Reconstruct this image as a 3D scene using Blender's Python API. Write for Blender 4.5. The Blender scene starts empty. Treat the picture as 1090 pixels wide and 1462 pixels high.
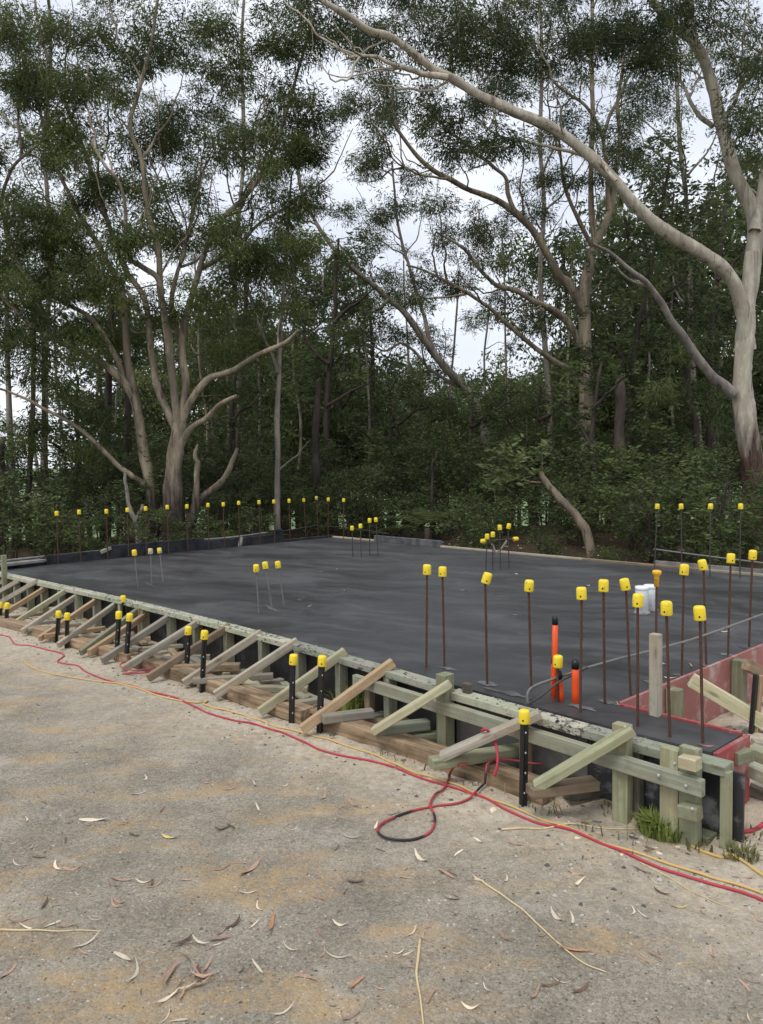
import bpy, bmesh, math, random
import numpy as np
from mathutils import Vector, Matrix, Quaternion

# ------------------------------------------------------------------ camera, world, sun, exposure
F_PX, YH, ROLL, CAM_Z, W_PX, H_PX = 1120.0, 663.0, math.radians(-1.0), 1.42, 1090, 1462
PITCH = math.atan((H_PX / 2 - YH) / F_PX)
scene = bpy.context.scene
COL = scene.collection
cam_data = bpy.data.cameras.new('camera')
cam = bpy.data.objects.new('camera', cam_data)
COL.objects.link(cam)
cam_data.sensor_fit = 'HORIZONTAL'
cam_data.sensor_width = 36.0
cam_data.lens = 36.0 * F_PX / W_PX
cam_data.clip_start = 0.05
cam_data.clip_end = 9000
cam.location = (0, 0, CAM_Z)
cam.rotation_euler = (Matrix.Rotation(math.pi / 2 - PITCH, 3, 'X') @ Matrix.Rotation(ROLL, 3, 'Z')).to_euler()
scene.camera = cam

SUN_EL, SUN_AZ = math.radians(62), math.radians(215)     # a soft high sun behind thin cloud
world = bpy.data.worlds.new('World')
scene.world = world
world.use_nodes = True
wt = world.node_tree
wt.nodes.clear()
sky = wt.nodes.new('ShaderNodeTexSky')
sky.sky_type = 'NISHITA'
sky.sun_disc = False
sky.sun_elevation = SUN_EL
sky.sun_rotation = SUN_AZ
sky.dust_density = 3.0
bg = wt.nodes.new('ShaderNodeBackground')
bg.inputs['Strength'].default_value = 0.11
tc = wt.nodes.new('ShaderNodeTexCoord')
nz = wt.nodes.new('ShaderNodeTexNoise')
nz.inputs['Scale'].default_value = 3.2
nz.inputs['Detail'].default_value = 5
rmp = wt.nodes.new('ShaderNodeValToRGB')
rmp.color_ramp.elements[0].position = 0.32
rmp.color_ramp.elements[0].color = (4.8, 5.15, 5.9, 1)
rmp.color_ramp.elements[1].position = 0.68
rmp.color_ramp.elements[1].color = (7.2, 7.4, 7.8, 1)
mx = wt.nodes.new('ShaderNodeMix')
mx.data_type = 'RGBA'
mx.inputs[0].default_value = 0.88
wo = wt.nodes.new('ShaderNodeOutputWorld')
wt.links.new(tc.outputs['Generated'], nz.inputs['Vector'])
wt.links.new(nz.outputs['Fac'], rmp.inputs['Fac'])
wt.links.new(sky.outputs['Color'], mx.inputs[6])
wt.links.new(rmp.outputs['Color'], mx.inputs[7])
wt.links.new(mx.outputs[2], bg.inputs['Color'])
wt.links.new(bg.outputs['Background'], wo.inputs['Surface'])

sl = bpy.data.lights.new('sun', 'SUN')
sl.energy = 1.1
sl.angle = math.radians(22)
sl.color = (1.0, 0.96, 0.9)
so = bpy.data.objects.new('sun', sl)
COL.objects.link(so)
sd = Vector((math.sin(SUN_AZ) * math.cos(SUN_EL), math.cos(SUN_AZ) * math.cos(SUN_EL), math.sin(SUN_EL)))
so.rotation_euler = sd.to_track_quat('Z', 'Y').to_euler()

scene.view_settings.view_transform = 'Standard'
scene.view_settings.look = 'None'
scene.view_settings.gamma = 1
scene.view_settings.exposure = 0.6
scene.view_settings.use_curve_mapping = False

# ------------------------------------------------------------------ geometry of the site
rng = np.random.default_rng(11)
random.seed(5)
_a = math.radians(132.4)
U = np.array([math.cos(_a), math.sin(_a), 0.0])       # along the near edge of the slab, away from the camera
V = np.array([math.sin(_a), -math.cos(_a), 0.0])      # across the slab, towards the trees
SLAB_Z = 0.30


def uvz(u, v, z=0.0):
    return U * u + V * v + np.array([0, 0, z])


def ray(px, py):
    x = (px - W_PX / 2) / F_PX
    y = -(py - H_PX / 2) / F_PX
    c, s = math.cos(ROLL), math.sin(ROLL)
    x, y = c * x - s * y, s * x + c * y
    return np.array([x, math.cos(PITCH) + y * math.sin(PITCH), -math.sin(PITCH) + y * math.cos(PITCH)])


CAM = np.array([0, 0, CAM_Z])


def at(px, py, z=0.0):             # where the line of sight meets height z
    d = ray(px, py)
    return CAM + d * ((z - CAM_Z) / d[2])


def atd(px, py, dist):             # where it meets depth dist
    d = ray(px, py)
    return CAM + d * (dist / d[1])


def atv(px, py, v):                # where it meets the vertical plane v
    d = ray(px, py)
    return CAM + d * ((v - CAM @ V) / (d @ V))


def to_uv(p):
    return float(p @ U), float(p @ V)


def v_edge(u):                     # the slab's near edge bows a little
    return float(np.interp(u, [1.2, 1.98, 2.7, 3.27, 4.03, 4.9, 6.3, 7.6, 8.6, 9.6], [2.885, 2.875, 2.885, 2.915, 2.935, 2.94, 2.91, 2.83, 2.75, 2.70]))


# ------------------------------------------------------------------ object helpers
def tag(o, label=None, cat=None, group=None, kind=None):
    if label: o['label'] = label
    if cat: o['category'] = cat
    if group: o['group'] = group
    if kind: o['kind'] = kind
    return o


def empty(name, loc, label=None, cat=None, group=None):
    o = bpy.data.objects.new(name, None)
    o.empty_display_size = 0.1
    o.location = loc
    COL.objects.link(o)
    return tag(o, label, cat, group)


def link_mesh(name, me, parent=None, matrix=None):
    o = bpy.data.objects.new(name, me)
    COL.objects.link(o)
    if matrix is not None:
        o.matrix_world = matrix
    if parent is not None:
        o.parent = parent
        pm = parent.matrix_basis if parent.parent is None else parent.parent.matrix_basis @ parent.matrix_basis
        o.matrix_parent_inverse = Matrix()
        o.matrix_basis = pm.inverted() @ (matrix if matrix is not None else Matrix())
    return o


def mesh_np(name, verts, faces, mats, smooth=False, mat_idx=None):
    me = bpy.data.meshes.new(name)
    verts = np.asarray(verts, dtype=np.float32).reshape(-1, 3)
    me.vertices.add(len(verts))
    me.vertices.foreach_set('co', verts.ravel())
    if isinstance(faces, np.ndarray):
        n, k = faces.shape
        loops = faces.ravel().astype(np.int32)
        starts = np.arange(n, dtype=np.int32) * k
        tot = np.full(n, k, dtype=np.int32)
    else:
        loops = np.array([i for f in faces for i in f], dtype=np.int32)
        tot = np.array([len(f) for f in faces], dtype=np.int32)
        starts = np.concatenate([[0], np.cumsum(tot)[:-1]]).astype(np.int32)
        n = len(faces)
    me.loops.add(len(loops))
    me.loops.foreach_set('vertex_index', loops)
    me.polygons.add(n)
    me.polygons.foreach_set('loop_start', starts)
    me.polygons.foreach_set('loop_total', tot)
    for m in (mats if isinstance(mats, (list, tuple)) else [mats]):
        me.materials.append(m)
    if mat_idx is not None:
        me.polygons.foreach_set('material_index', np.asarray(mat_idx, dtype=np.int32))
    me.polygons.foreach_set('use_smooth', np.full(n, smooth, dtype=bool))
    me.update(calc_edges=True)
    me.validate()
    return me


def frame_from(x, up=(0, 0, 1)):
    x = np.asarray(x, float); x = x / np.linalg.norm(x)
    up = np.asarray(up, float)
    y = np.cross(up, x)
    if np.linalg.norm(y) < 1e-4:
        y = np.cross((0, 1, 0), x)
    y /= np.linalg.norm(y)
    z = np.cross(x, y)
    return x, y, z


def mat4(o, x, y, z):
    return Matrix(((x[0], y[0], z[0], o[0]), (x[1], y[1], z[1], o[1]), (x[2], y[2], z[2], o[2]), (0, 0, 0, 1)))


def box_mesh(lx, ly, lz, mat, c=0.003, name='timber', rough=0.0, segs=1):
    """a sawn board: long axis X, slightly rounded arrises, optional slight warp"""
    c = min(c, ly * .3, lz * .3, lx * .3)
    n = segs + 1
    prof = [(ly / 2 - c, -lz / 2), (ly / 2, -lz / 2 + c), (ly / 2, lz / 2 - c), (ly / 2 - c, lz / 2),
            (-ly / 2 + c, lz / 2), (-ly / 2, lz / 2 - c), (-ly / 2, -lz / 2 + c), (-ly / 2 + c, -lz / 2)]
    xs = list(np.linspace(-lx / 2, lx / 2, n))
    rings = []
    bend = random.uniform(-1, 1) * rough
    for i, x in enumerate(xs):
        t = (i / segs) * 2 - 1
        off = bend * (1 - t * t)
        rings.append([(x, y + off, z) for y, z in prof])
    ins = c * 0.8
    def cap(x, off=0):
        return [(x, y * (1 - ins / (ly / 2)), z * (1 - ins / (lz / 2))) for y, z in prof]
    allr = [cap(-lx / 2 - ins * .6)] + rings + [cap(lx / 2 + ins * .6)]
    verts = [p for r in allr for p in r]
    faces = []
    for i in range(len(allr) - 1):
        for k in range(8):
            a, b = i * 8 + k, i * 8 + (k + 1) % 8
            faces.append((a, b, b + 8, a + 8))
    faces.append(tuple(range(7, -1, -1)))
    L = (len(allr) - 1) * 8
    faces.append(tuple(range(L, L + 8)))
    me = mesh_np(name, verts, faces, mat)
    return me


def beam(name, p0, p1, w, h, mat, parent=None, up=(0, 0, 1), c=0.003, rough=0.0, roll=0.0):
    """timber from p0 to p1; w across (horizontal), h thick along up"""
    p0, p1 = np.asarray(p0, float), np.asarray(p1, float)
    L = np.linalg.norm(p1 - p0)
    x, y, z = frame_from(p1 - p0, up)
    if roll:
        cr, sr = math.cos(roll), math.sin(roll)
        y, z = y * cr + z * sr, z * cr - y * sr
    me = box_mesh(L, w, h, mat, c, name, rough, 4 if rough else 1)
    return link_mesh(name, me, parent, mat4((p0 + p1) / 2, x, y, z))


def tube_arrays(pts, radii, sides=8, base=0, phase=0.0):
    pts = np.asarray(pts, float)
    n = len(pts)
    tang = np.gradient(pts, axis=0)
    tang /= np.maximum(np.linalg.norm(tang, axis=1, keepdims=True), 1e-9)
    ref = np.array([1.0, 0.13, 0.07])
    if abs(tang[0] @ ref) > 0.9 * np.linalg.norm(ref):
        ref = np.array([0.0, 0.2, 1.0])
    ang = np.linspace(0, 2 * math.pi, sides, endpoint=False) + phase
    V_ = np.empty((n, sides, 3))
    nrm = ref - tang[0] * (ref @ tang[0]); nrm /= np.linalg.norm(nrm)
    for i in range(n):
        nrm = nrm - tang[i] * (nrm @ tang[i])
        nrm /= max(np.linalg.norm(nrm), 1e-9)
        b = np.cross(tang[i], nrm)
        V_[i] = pts[i] + radii[i] * (np.cos(ang)[:, None] * nrm + np.sin(ang)[:, None] * b)
    i = np.arange(n - 1)[:, None]; k = np.arange(sides)[None]
    a = i * sides + k; b = i * sides + (k + 1) % sides
    F = np.stack([a, b, b + sides, a + sides], -1).reshape(-1, 4) + base
    return V_.reshape(-1, 3), F


def smooth_path(pts, per=6):
    """Catmull-Rom through the points"""
    P = np.asarray(pts, float)
    Q = np.vstack([2 * P[0] - P[1], P, 2 * P[-1] - P[-2]])
    out = []
    for i in range(1, len(Q) - 2):
        p0, p1, p2, p3 = Q[i - 1:i + 3]
        for t in np.linspace(0, 1, per, endpoint=False):
            out.append(.5 * (2 * p1 + (p2 - p0) * t + (2 * p0 - 5 * p1 + 4 * p2 - p3) * t * t + (3 * p1 - p0 - 3 * p2 + p3) * t ** 3))
    out.append(P[-1])
    return np.array(out)


def tube_mesh(name, pts, r, mat, sides=8, caps=True, smooth=True):
    radii = np.full(len(pts), r) if np.isscalar(r) else np.asarray(r)
    v, f = tube_arrays(pts, radii, sides)
    faces = [tuple(q) for q in f]
    if caps:
        faces.append(tuple(range(sides - 1, -1, -1)))
        faces.append(tuple(range(len(v) - sides, len(v))))
    return mesh_np(name, v, faces, mat, smooth)


def lathe(profile, sides=16, z_axis=True):
    v, f = [], []
    for r, z in profile:
        for k in range(sides):
            a = 2 * math.pi * k / sides
            v.append((r * math.cos(a), r * math.sin(a), z))
    for i in range(len(profile) - 1):
        for k in range(sides):
            a, b = i * sides + k, i * sides + (k + 1) % sides
            f.append((a, b, b + sides, a + sides))
    f.append(tuple(range(sides - 1, -1, -1)))
    f.append(tuple(range(len(v) - sides, len(v))))
    return v, f


# ------------------------------------------------------------------ materials
class M:
    def __init__(self, name, rough=0.8, spec=0.3):
        self.m = bpy.data.materials.new(name)
        self.m.use_nodes = True
        self.t = self.m.node_tree
        self.b = self.t.nodes['Principled BSDF']
        self.b.inputs['Roughness'].default_value = rough
        self.b.inputs['Specular IOR Level'].default_value = spec

    def n(self, typ, **kw):
        nd = self.t.nodes.new('ShaderNode' + typ)
        for k, v in kw.items():
            if k in ('operation', 'data_type', 'blend_type', 'attribute_name', 'feature', 'noise_dimensions', 'musgrave_type', 'wave_type', 'bands_direction', 'distance'):
                setattr(nd, k, v)
        return nd

    def l(self, a, b): self.t.links.new(a, b)

    def coord(self, which='Object', scale=(1, 1, 1), loc=None):
        tc = self.n('TexCoord')
        mp = self.n('Mapping')
        mp.inputs['Scale'].default_value = scale
        self.l(tc.outputs[which], mp.inputs['Vector'])
        if loc is not None:
            self.l(loc, mp.inputs['Location'])
        return mp.outputs[0]

    def rand_loc(self):
        oi = self.n('ObjectInfo')
        mu = self.n('Math', operation='MULTIPLY'); mu.inputs[1].default_value = 37.0
        self.l(oi.outputs['Random'], mu.inputs[0])
        cb = self.n('CombineXYZ')
        for i in range(3): self.l(mu.outputs[0], cb.inputs[i])
        return cb.outputs[0], oi.outputs['Random']

    def noise(self, vec, scale, detail=4, rough=0.55):
        nd = self.n('TexNoise')
        nd.inputs['Scale'].default_value = scale
        nd.inputs['Detail'].default_value = detail
        nd.inputs['Roughness'].default_value = rough
        self.l(vec, nd.inputs['Vector'])
        return nd.outputs['Fac']

    def ramp(self, fac, stops):
        nd = self.n('ValToRGB')
        e = nd.color_ramp.elements
        while len(e) < len(stops): e.new(0.5)
        for el, (p, c) in zip(e, stops):
            el.position = p
            el.color = (c, c, c, 1) if np.isscalar(c) else (*c, 1)
        self.l(fac, nd.inputs['Fac'])
        return nd.outputs['Color']

    def mix(self, fac, a, b, blend='MIX'):
        nd = self.n('Mix', data_type='RGBA', blend_type=blend)
        for sock, v in ((0, fac), (6, a), (7, b)):
            if hasattr(v, 'is_output'):
                self.l(v, nd.inputs[sock])
            elif np.isscalar(v):
                nd.inputs[sock].default_value = v
            else:
                nd.inputs[sock].default_value = (*v, 1)
        return nd.outputs[2]

    def math(self, op, a, b=0.0, clamp=False):
        nd = self.n('Math', operation=op)
        nd.use_clamp = clamp
        for i, v in enumerate((a, b)):
            if hasattr(v, 'is_output'): self.l(v, nd.inputs[i])
            else: nd.inputs[i].default_value = v
        return nd.outputs[0]

    def bump(self, h, strength=0.4, dist=0.01, prev=None):
        nd = self.n('Bump')
        nd.inputs['Strength'].default_value = strength
        nd.inputs['Distance'].default_value = dist
        self.l(h, nd.inputs['Height'])
        if prev is not None: self.l(prev, nd.inputs['Normal'])
        self.l(nd.outputs[0], self.b.inputs['Normal'])
        return nd.outputs[0]

    def color(self, c):
        if hasattr(c, 'is_output'): self.l(c, self.b.inputs['Base Color'])
        else: self.b.inputs['Base Color'].default_value = (*c, 1)
        return self


def timber_mat(name, light, dark, stain, stain_amt=0.5, splat=0.0, wet=0.85):
    m = M(name, wet, 0.25)
    loc, rnd = m.rand_loc()
    g = m.coord('Object', (1.5, 55, 55), loc)
    grain = m.noise(g, 1.0, 5, .6)
    big = m.noise(m.coord('Object', (3, 9, 9), loc), 1.3, 4, .6)
    c = m.ramp(grain, [(.3, dark), (.65, light)])
    c = m.mix(m.ramp(big, [(.45, 0.0), (.62 + .1 * (1 - stain_amt), 1.0)]), c, stain)
    tint = m.ramp(rnd, [(0, (.70, .70, .70)), (1, (1.22, 1.17, 1.10))])
    dirt = m.noise(m.coord('Object', (1, 1, 1), loc), 9, 6, .7)
    c = m.mix(m.math('MULTIPLY', m.ramp(dirt, [(.5, 0.), (.68, 1.)]), .45), c, [x * .62 for x in dark])
    c = m.mix(1.0, c, tint, 'MULTIPLY')
    kn = m.n('TexVoronoi'); kn.inputs['Scale'].default_value = 3.3
    m.l(m.coord('Object', (1, 3.2, 3.2), loc), kn.inputs['Vector'])
    knot = m.ramp(kn.outputs['Distance'], [(.05, 1.0), (.13, 0.0)])
    c = m.mix(m.math('MULTIPLY', knot, .55), c, (.10, .065, .04))
    # end grain and grime
    if splat > 0:
        sp = m.noise(m.coord('Object', (16, 26, 26), loc), 1.6, 6, .7)
        big2 = m.noise(m.coord('Object', (1.3, 2, 2), loc), 1.4, 3)
        s = m.math('ADD', sp, m.math('MULTIPLY', m.math('SUBTRACT', big2, .5), .5))
        c = m.mix(m.math('MULTIPLY', m.ramp(s, [(.63 - .1 * splat, 0.0), (.66 - .1 * splat, 1.0)]), .9), c, (.045, .045, .047))
        pale = m.ramp(m.noise(m.coord('Object', (9, 20, 20), loc), 2.3, 5, .7), [(.6, 0.0), (.68, 1.0)])
        c = m.mix(m.math('MULTIPLY', pale, .7), c, (.46, .45, .41))
    else:
        sp = m.noise(m.coord('Object', (12, 24, 24), loc), 2.6, 6, .7)
        c = m.mix(m.math('MULTIPLY', m.ramp(sp, [(.66, 0.0), (.72, 1.0)]), .7), c, (.06, .055, .05))
    m.color(c)
    m.bump(m.math('ADD', grain, m.math('MULTIPLY', sp, .6)), .45, .004)
    return m.m


T_GREEN = timber_mat('treated_pine', (.35, .37, .25), (.20, .215, .135), (.27, .25, .16))
T_PALE = timber_mat('pale_treated_pine', (.50, .49, .34), (.31, .31, .20), (.38, .33, .22))
T_GREY = timber_mat('weathered_grey_pine', (.43, .405, .345), (.235, .22, .185), (.33, .28, .205))
T_TAN = timber_mat('raw_pine', (.44, .34, .22), (.27, .20, .13), (.30, .20, .12))
T_BROWN = timber_mat('old_brown_pine', (.31, .24, .17), (.17, .125, .085), (.21, .16, .11))
T_SLEEPER = timber_mat('sleeper_timber', (.42, .32, .21), (.17, .12, .075), (.12, .08, .05), .6)
T_PLATE = timber_mat('splattered_pine', (.40, .43, .33), (.25, .28, .205), (.42, .40, .34), .9, .5)
T_WALE = timber_mat('grey_green_pine', (.35, .37, .29), (.21, .23, .175), (.29, .27, .20))
T_DARK = timber_mat('wet_dark_pine', (.20, .19, .15), (.10, .10, .08), (.08, .07, .06))
TIM = dict(g=T_GREEN, p=T_PALE, y=T_GREY, t=T_TAN, b=T_BROWN, d=T_DARK, w=T_WALE)


def ply_mat(name, base, scuff, rough, amt):
    m = M(name, rough, .4)
    loc, rnd = m.rand_loc()
    a = m.noise(m.coord('Object', (2.2, 2.2, 2.2), loc), 3, 6, .65)
    b = m.noise(m.coord('Object', (22, 22, 30), loc), 1.5, 5, .7)
    c = m.mix(m.math('MULTIPLY', m.ramp(a, [(.52, 0.), (.66, 1.)]), amt), base, scuff)
    c = m.mix(m.math('MULTIPLY', m.ramp(b, [(.64, 0.), (.7, 1.)]), .6), c, scuff)
    m.color(c)
    m.l(m.ramp(a, [(.3, rough - .15), (.7, min(1, rough + .25))]), m.b.inputs['Roughness'])
    m.bump(b, .15, .004)
    return m.m


PLY_BLACK = ply_mat('black_form_ply', (.012, .012, .013), (.09, .09, .09), .45, .35)
PLY_SCUFFED = ply_mat('scuffed_form_ply', (.035, .036, .04), (.24, .24, .245), .55, .95)
PLY_GREY = ply_mat('grey_form_board', (.135, .13, .12), (.23, .22, .20), .75, .8)
PLY_PINK = ply_mat('pink_form_ply', (.34, .14, .125), (.47, .35, .31), .7, 1.0)
PLY_RED = ply_mat('red_form_ply', (.31, .06, .06), (.42, .25, .22), .6, .8)


def slab_mat():
    m = M('wet_dark_concrete', .55, .4)
    pos = m.n('NewGeometry').outputs['Position']
    mp = m.n('Mapping'); mp.vector_type = 'POINT'
    mp.inputs['Rotation'].default_value = (0, 0, -math.radians(150))
    mp.inputs['Scale'].default_value = (1, 1, 1)
    m.l(pos, mp.inputs['Vector'])
    st = m.n('Mapping'); st.inputs['Scale'].default_value = (.9, 2.2, 1)
    m.l(mp.outputs[0], st.inputs['Vector'])
    dn = m.n('TexNoise'); dn.inputs['Scale'].default_value = 1.1; dn.inputs['Detail'].default_value = 3
    m.l(pos, dn.inputs['Vector'])
    ws = m.n('MixRGB') if False else None
    va = m.n('VectorMath', operation='MULTIPLY_ADD')
    m.l(dn.outputs['Color'], va.inputs[0]); va.inputs[1].default_value = (1.6, 1.6, 0); m.l(st.outputs[0], va.inputs[2])
    a = m.noise(va.outputs[0], 1.35, 6, .6)
    b = m.noise(va.outputs[0], 5.0, 6, .65)
    fine = m.noise(pos, 90, 5, .7)
    c = m.ramp(a, [(.34, (.028, .0278, .028)), (.5, (.047, .0468, .048)), (.66, (.078, .0778, .080))])
    c = m.mix(m.math('MULTIPLY', m.ramp(b, [(.53, 0.), (.72, 1.)]), .38), c, (.085, .085, .086))
    c = m.mix(m.math('MULTIPLY', m.ramp(fine, [(.62, 0.), (.75, 1.)]), .22), c, (.10, .10, .10))
    m.color(c)
    m.l(m.ramp(m.math('ADD', m.math('MULTIPLY', a, .6), m.math('MULTIPLY', b, .4)), [(.35, .32), (.6, .62)]), m.b.inputs['Roughness'])
    n1 = m.bump(b, .10, .012)
    m.bump(fine, .18, .003, n1)
    return m.m


SLAB_M = slab_mat()


def concrete_mat(name, base, dark):
    m = M(name, .85, .2)
    pos = m.n('NewGeometry').outputs['Position']
    a = m.noise(pos, 6, 6, .65); b = m.noise(pos, 70, 5, .7)
    c = m.ramp(a, [(.35, dark), (.65, base)])
    m.color(m.mix(m.math('MULTIPLY', m.ramp(b, [(.6, 0.), (.7, 1.)]), .5), c, dark))
    m.bump(b, .5, .004)
    return m.m


CONC_GREY = concrete_mat('grey_mortar', (.16, .16, .165), (.055, .055, .06))
CONC_DARK = concrete_mat('black_stained_upstand', (.05, .051, .055), (.014, .014, .016))
CONC_PALE = concrete_mat('pale_mortar', (.30, .29, .27), (.14, .135, .13))
BRICK_RED = concrete_mat('brick_red', (.33, .16, .11), (.2, .09, .06))


def plain(name, c, rough=.6, spec=.4, dirt=None, metal=0.0, scale=30, amt=.6, lo=.55, hi=.68):
    m = M(name, rough, spec)
    m.b.inputs['Metallic'].default_value = metal
    if dirt is None:
        m.color(c)
    else:
        loc, rnd = m.rand_loc()
        a = m.noise(m.coord('Object', (1, 1, 1), loc), scale, 5, .65)
        m.color(m.mix(m.math('MULTIPLY', m.ramp(a, [(lo, 0.), (hi, 1.)]), amt), c, dirt))
        m.bump(a, .2, .002)
    return m.m


CAP_Y = plain('yellow_plastic', (.84, .64, .035), .48, .4, (.30, .22, .07), scale=34, amt=.7, lo=.56, hi=.68)
CAP_O = plain('amber_plastic', (.80, .42, .02), .42, .45, (.3, .16, .03), scale=26, amt=.5)
CAP_G = plain('grey_stained_plastic', (.40, .38, .30), .6, .3, (.80, .62, .05), scale=22, amt=1.0, lo=.45, hi=.52)
HOLE = plain('dark_hole', (.02, .016, .01), .9, .1)
RUST = plain('rusty_steel', (.105, .052, .034), .85, .25, (.05, .032, .026), scale=60, amt=.8, lo=.4, hi=.65)
STEEL_GREY = plain('grey_steel', (.17, .165, .16), .6, .4, (.085, .065, .055), metal=.0, scale=25, amt=.8)
STEEL_DARK = plain('dark_steel', (.06, .052, .048), .7, .35, (.10, .06, .04), scale=40, amt=.6)
PICKET_B = plain('black_bitumen_paint', (.011, .011, .012), .42, .5, (.05, .045, .04), scale=40, amt=.5)
PICKET_HOLE = plain('pale_hole_and_bolt', (.45, .44, .42), .5, .5)  # pale colour stands in for light seen through picket holes; bolt heads share it
ORANGE = plain('orange_pvc', (.80, .085, .012), .4, .45, (.30, .07, .03), scale=24, amt=.6, lo=.6, hi=.7)
TAPE = plain('black_tape', (.012, .012, .013), .4, .4)
PVC_W = plain('white_pvc', (.84, .87, .88), .4, .45, (.40, .42, .42), scale=20, amt=.5)
HOSE_R = plain('red_hose', (.42, .045, .065), .6, .3, (.27, .09, .08), scale=30, amt=.7)
HOSE_K = plain('black_hose', (.02, .02, .022), .45, .4)
CORD_T = plain('tan_cord', (.56, .38, .14), .6, .3, (.40, .30, .17), scale=20, amt=.6)
HOSE_MIX = None


def hose_two_tone():
    m = M('red_and_black_hose', .5, .4)
    pos = m.n('NewGeometry').outputs['Position']
    a = m.noise(pos, 5.5, 1, .4)
    m.color(m.ramp(a, [(.50, (.37, .05, .06)), (.56, (.025, .02, .022))]))
    return m.m


HOSE_MIX = hose_two_tone()


def bark_mat(name, pale, mid, streak, sock, sock_h, sock_col=(.035, .024, .019)):
    m = M(name, .8, .25)
    loc, rnd = m.rand_loc()
    g = m.coord('Object', (7, 7, .9), loc)
    a = m.noise(g, 1.4, 6, .62)
    fine = m.noise(m.coord('Object', (40, 40, 6), loc), 1.2, 5, .7)
    blot = m.noise(m.coord('Object', (2.2, 2.2, .8), loc), 1.6, 4, .6)
    c = m.ramp(a, [(.34, mid), (.55, pale), (.75, [min(1, x * 1.15) for x in pale])])
    c = m.mix(m.ramp(blot, [(.46, 0.), (.56, .9)]), c, mid)
    c = m.mix(m.ramp(m.noise(m.coord('Object', (3, 3, 1.1), loc), 2.1, 5, .65), [(.55, 0.), (.62, .75)]), c, [x * y for x, y in zip(mid, (.8, .82, .85))])
    c = m.mix(m.ramp(a, [(.30, 1.), (.40, 0.)]), c, streak)
    c = m.mix(m.math('MULTIPLY', m.ramp(fine, [(.6, 0.), (.72, 1.)]), .55), c, streak)
    vk = m.n('TexVoronoi'); vk.inputs['Scale'].default_value = 2.2
    m.l(m.coord('Object', (1.6, 1.6, 1.0), loc), vk.inputs['Vector'])
    c = m.mix(m.ramp(vk.outputs['Distance'], [(.05, .9), (.12, 0.)]), c, [x * .6 for x in streak])
    c = m.mix(m.math('MULTIPLY', m.ramp(m.noise(m.coord('Object', (11, 11, .55), loc), 1.0, 5, .7), [(.60, 0.), (.66, 1.)]), .8), c, streak)
    if sock:
        tc = m.n('TexCoord'); sp = m.n('SeparateXYZ'); m.l(tc.outputs['Object'], sp.inputs[0])
        hz = m.math('ADD', sp.outputs['Z'], m.math('MULTIPLY', m.math('SUBTRACT', a, .5), 1.6))
        k = m.math('DIVIDE', m.math('SUBTRACT', hz, sock_h - .35), .7, True)
        sc = m.mix(m.ramp(fine, [(.4, 0.), (.65, 1.)]), sock_col, [x * 2.6 for x in sock_col])
        c = m.mix(k, sc, c)
    m.color(c)
    m.bump(m.math('ADD', a, m.math('MULTIPLY', fine, .7)), .8, .025)
    return m.m


BARK_PALE = bark_mat('pale_gum_bark', (.58, .53, .43), (.40, .35, .28), (.19, .13, .09), True, 1.7, (.05, .031, .023))
BARK_CREAM = bark_mat('cream_gum_bark', (.37, .31, .22), (.19, .155, .115), (.075, .052, .04), True, 1.0, (.026, .02, .018))
BARK_GREY = bark_mat('grey_gum_bark', (.31, .27, .22), (.19, .165, .14), (.07, .055, .045), True, .4)
BARK_PEEL = bark_mat('peeling_tan_bark', (.26, .21, .15), (.16, .125, .09), (.06, .045, .035), False, 0)
BARK_DARK = bark_mat('dark_bark', (.085, .066, .052), (.055, .042, .034), (.025, .02, .017), False, 0)
BARK_DEAD = bark_mat('dead_grey_wood', (.33, .29, .25), (.22, .19, .165), (.09, .07, .06), False, 0)


def leaf_mat(name, dark, mid, light, trans=.25, rough=.5):
    m = M(name, rough, .35)
    at_ = m.n('Attribute', attribute_name='tint')
    c = m.ramp(at_.outputs['Fac'], [(.0, dark), (.5, mid), (1.0, light)])
    m.color(c)
    tr = m.n('BsdfTranslucent')
    m.l(c, tr.inputs['Color'])
    ms = m.n('MixShader'); ms.inputs[0].default_value = trans
    m.l(m.b.outputs[0], ms.inputs[1]); m.l(tr.outputs[0], ms.inputs[2])
    out = m.t.nodes['Material Output']
    m.l(ms.outputs[0], out.inputs['Surface'])
    return m.m


LEAF_GUM = leaf_mat('gum_leaves', (.050, .068, .023), (.096, .128, .038), (.23, .27, .065), .45)
LEAF_GUM2 = leaf_mat('blue_green_gum_leaves', (.046, .066, .030), (.086, .115, .046), (.18, .21, .07), .42)
LEAF_DARK = leaf_mat('dark_leaves', (.052, .070, .026), (.102, .134, .048), (.20, .24, .08), .38, .38)
LEAF_BUSH = leaf_mat('bush_leaves', (.042, .062, .020), (.085, .120, .036), (.18, .22, .065), .38, .40)
LEAF_BG = leaf_mat('far_leaves', (.060, .075, .030), (.105, .125, .048), (.18, .195, .08), .4)
GRASS_M = leaf_mat('grass_blades', (.12, .16, .04), (.24, .31, .07), (.42, .48, .15), .3, .5)
GRASS_D = leaf_mat('dry_green_grass', (.10, .11, .05), (.19, .19, .08), (.32, .29, .15), .3, .6)
BARK_STRIP = plain('pale_bark_strip', (.58, .47, .27), .7, .3, (.38, .27, .15), scale=25, amt=.7)


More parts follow.
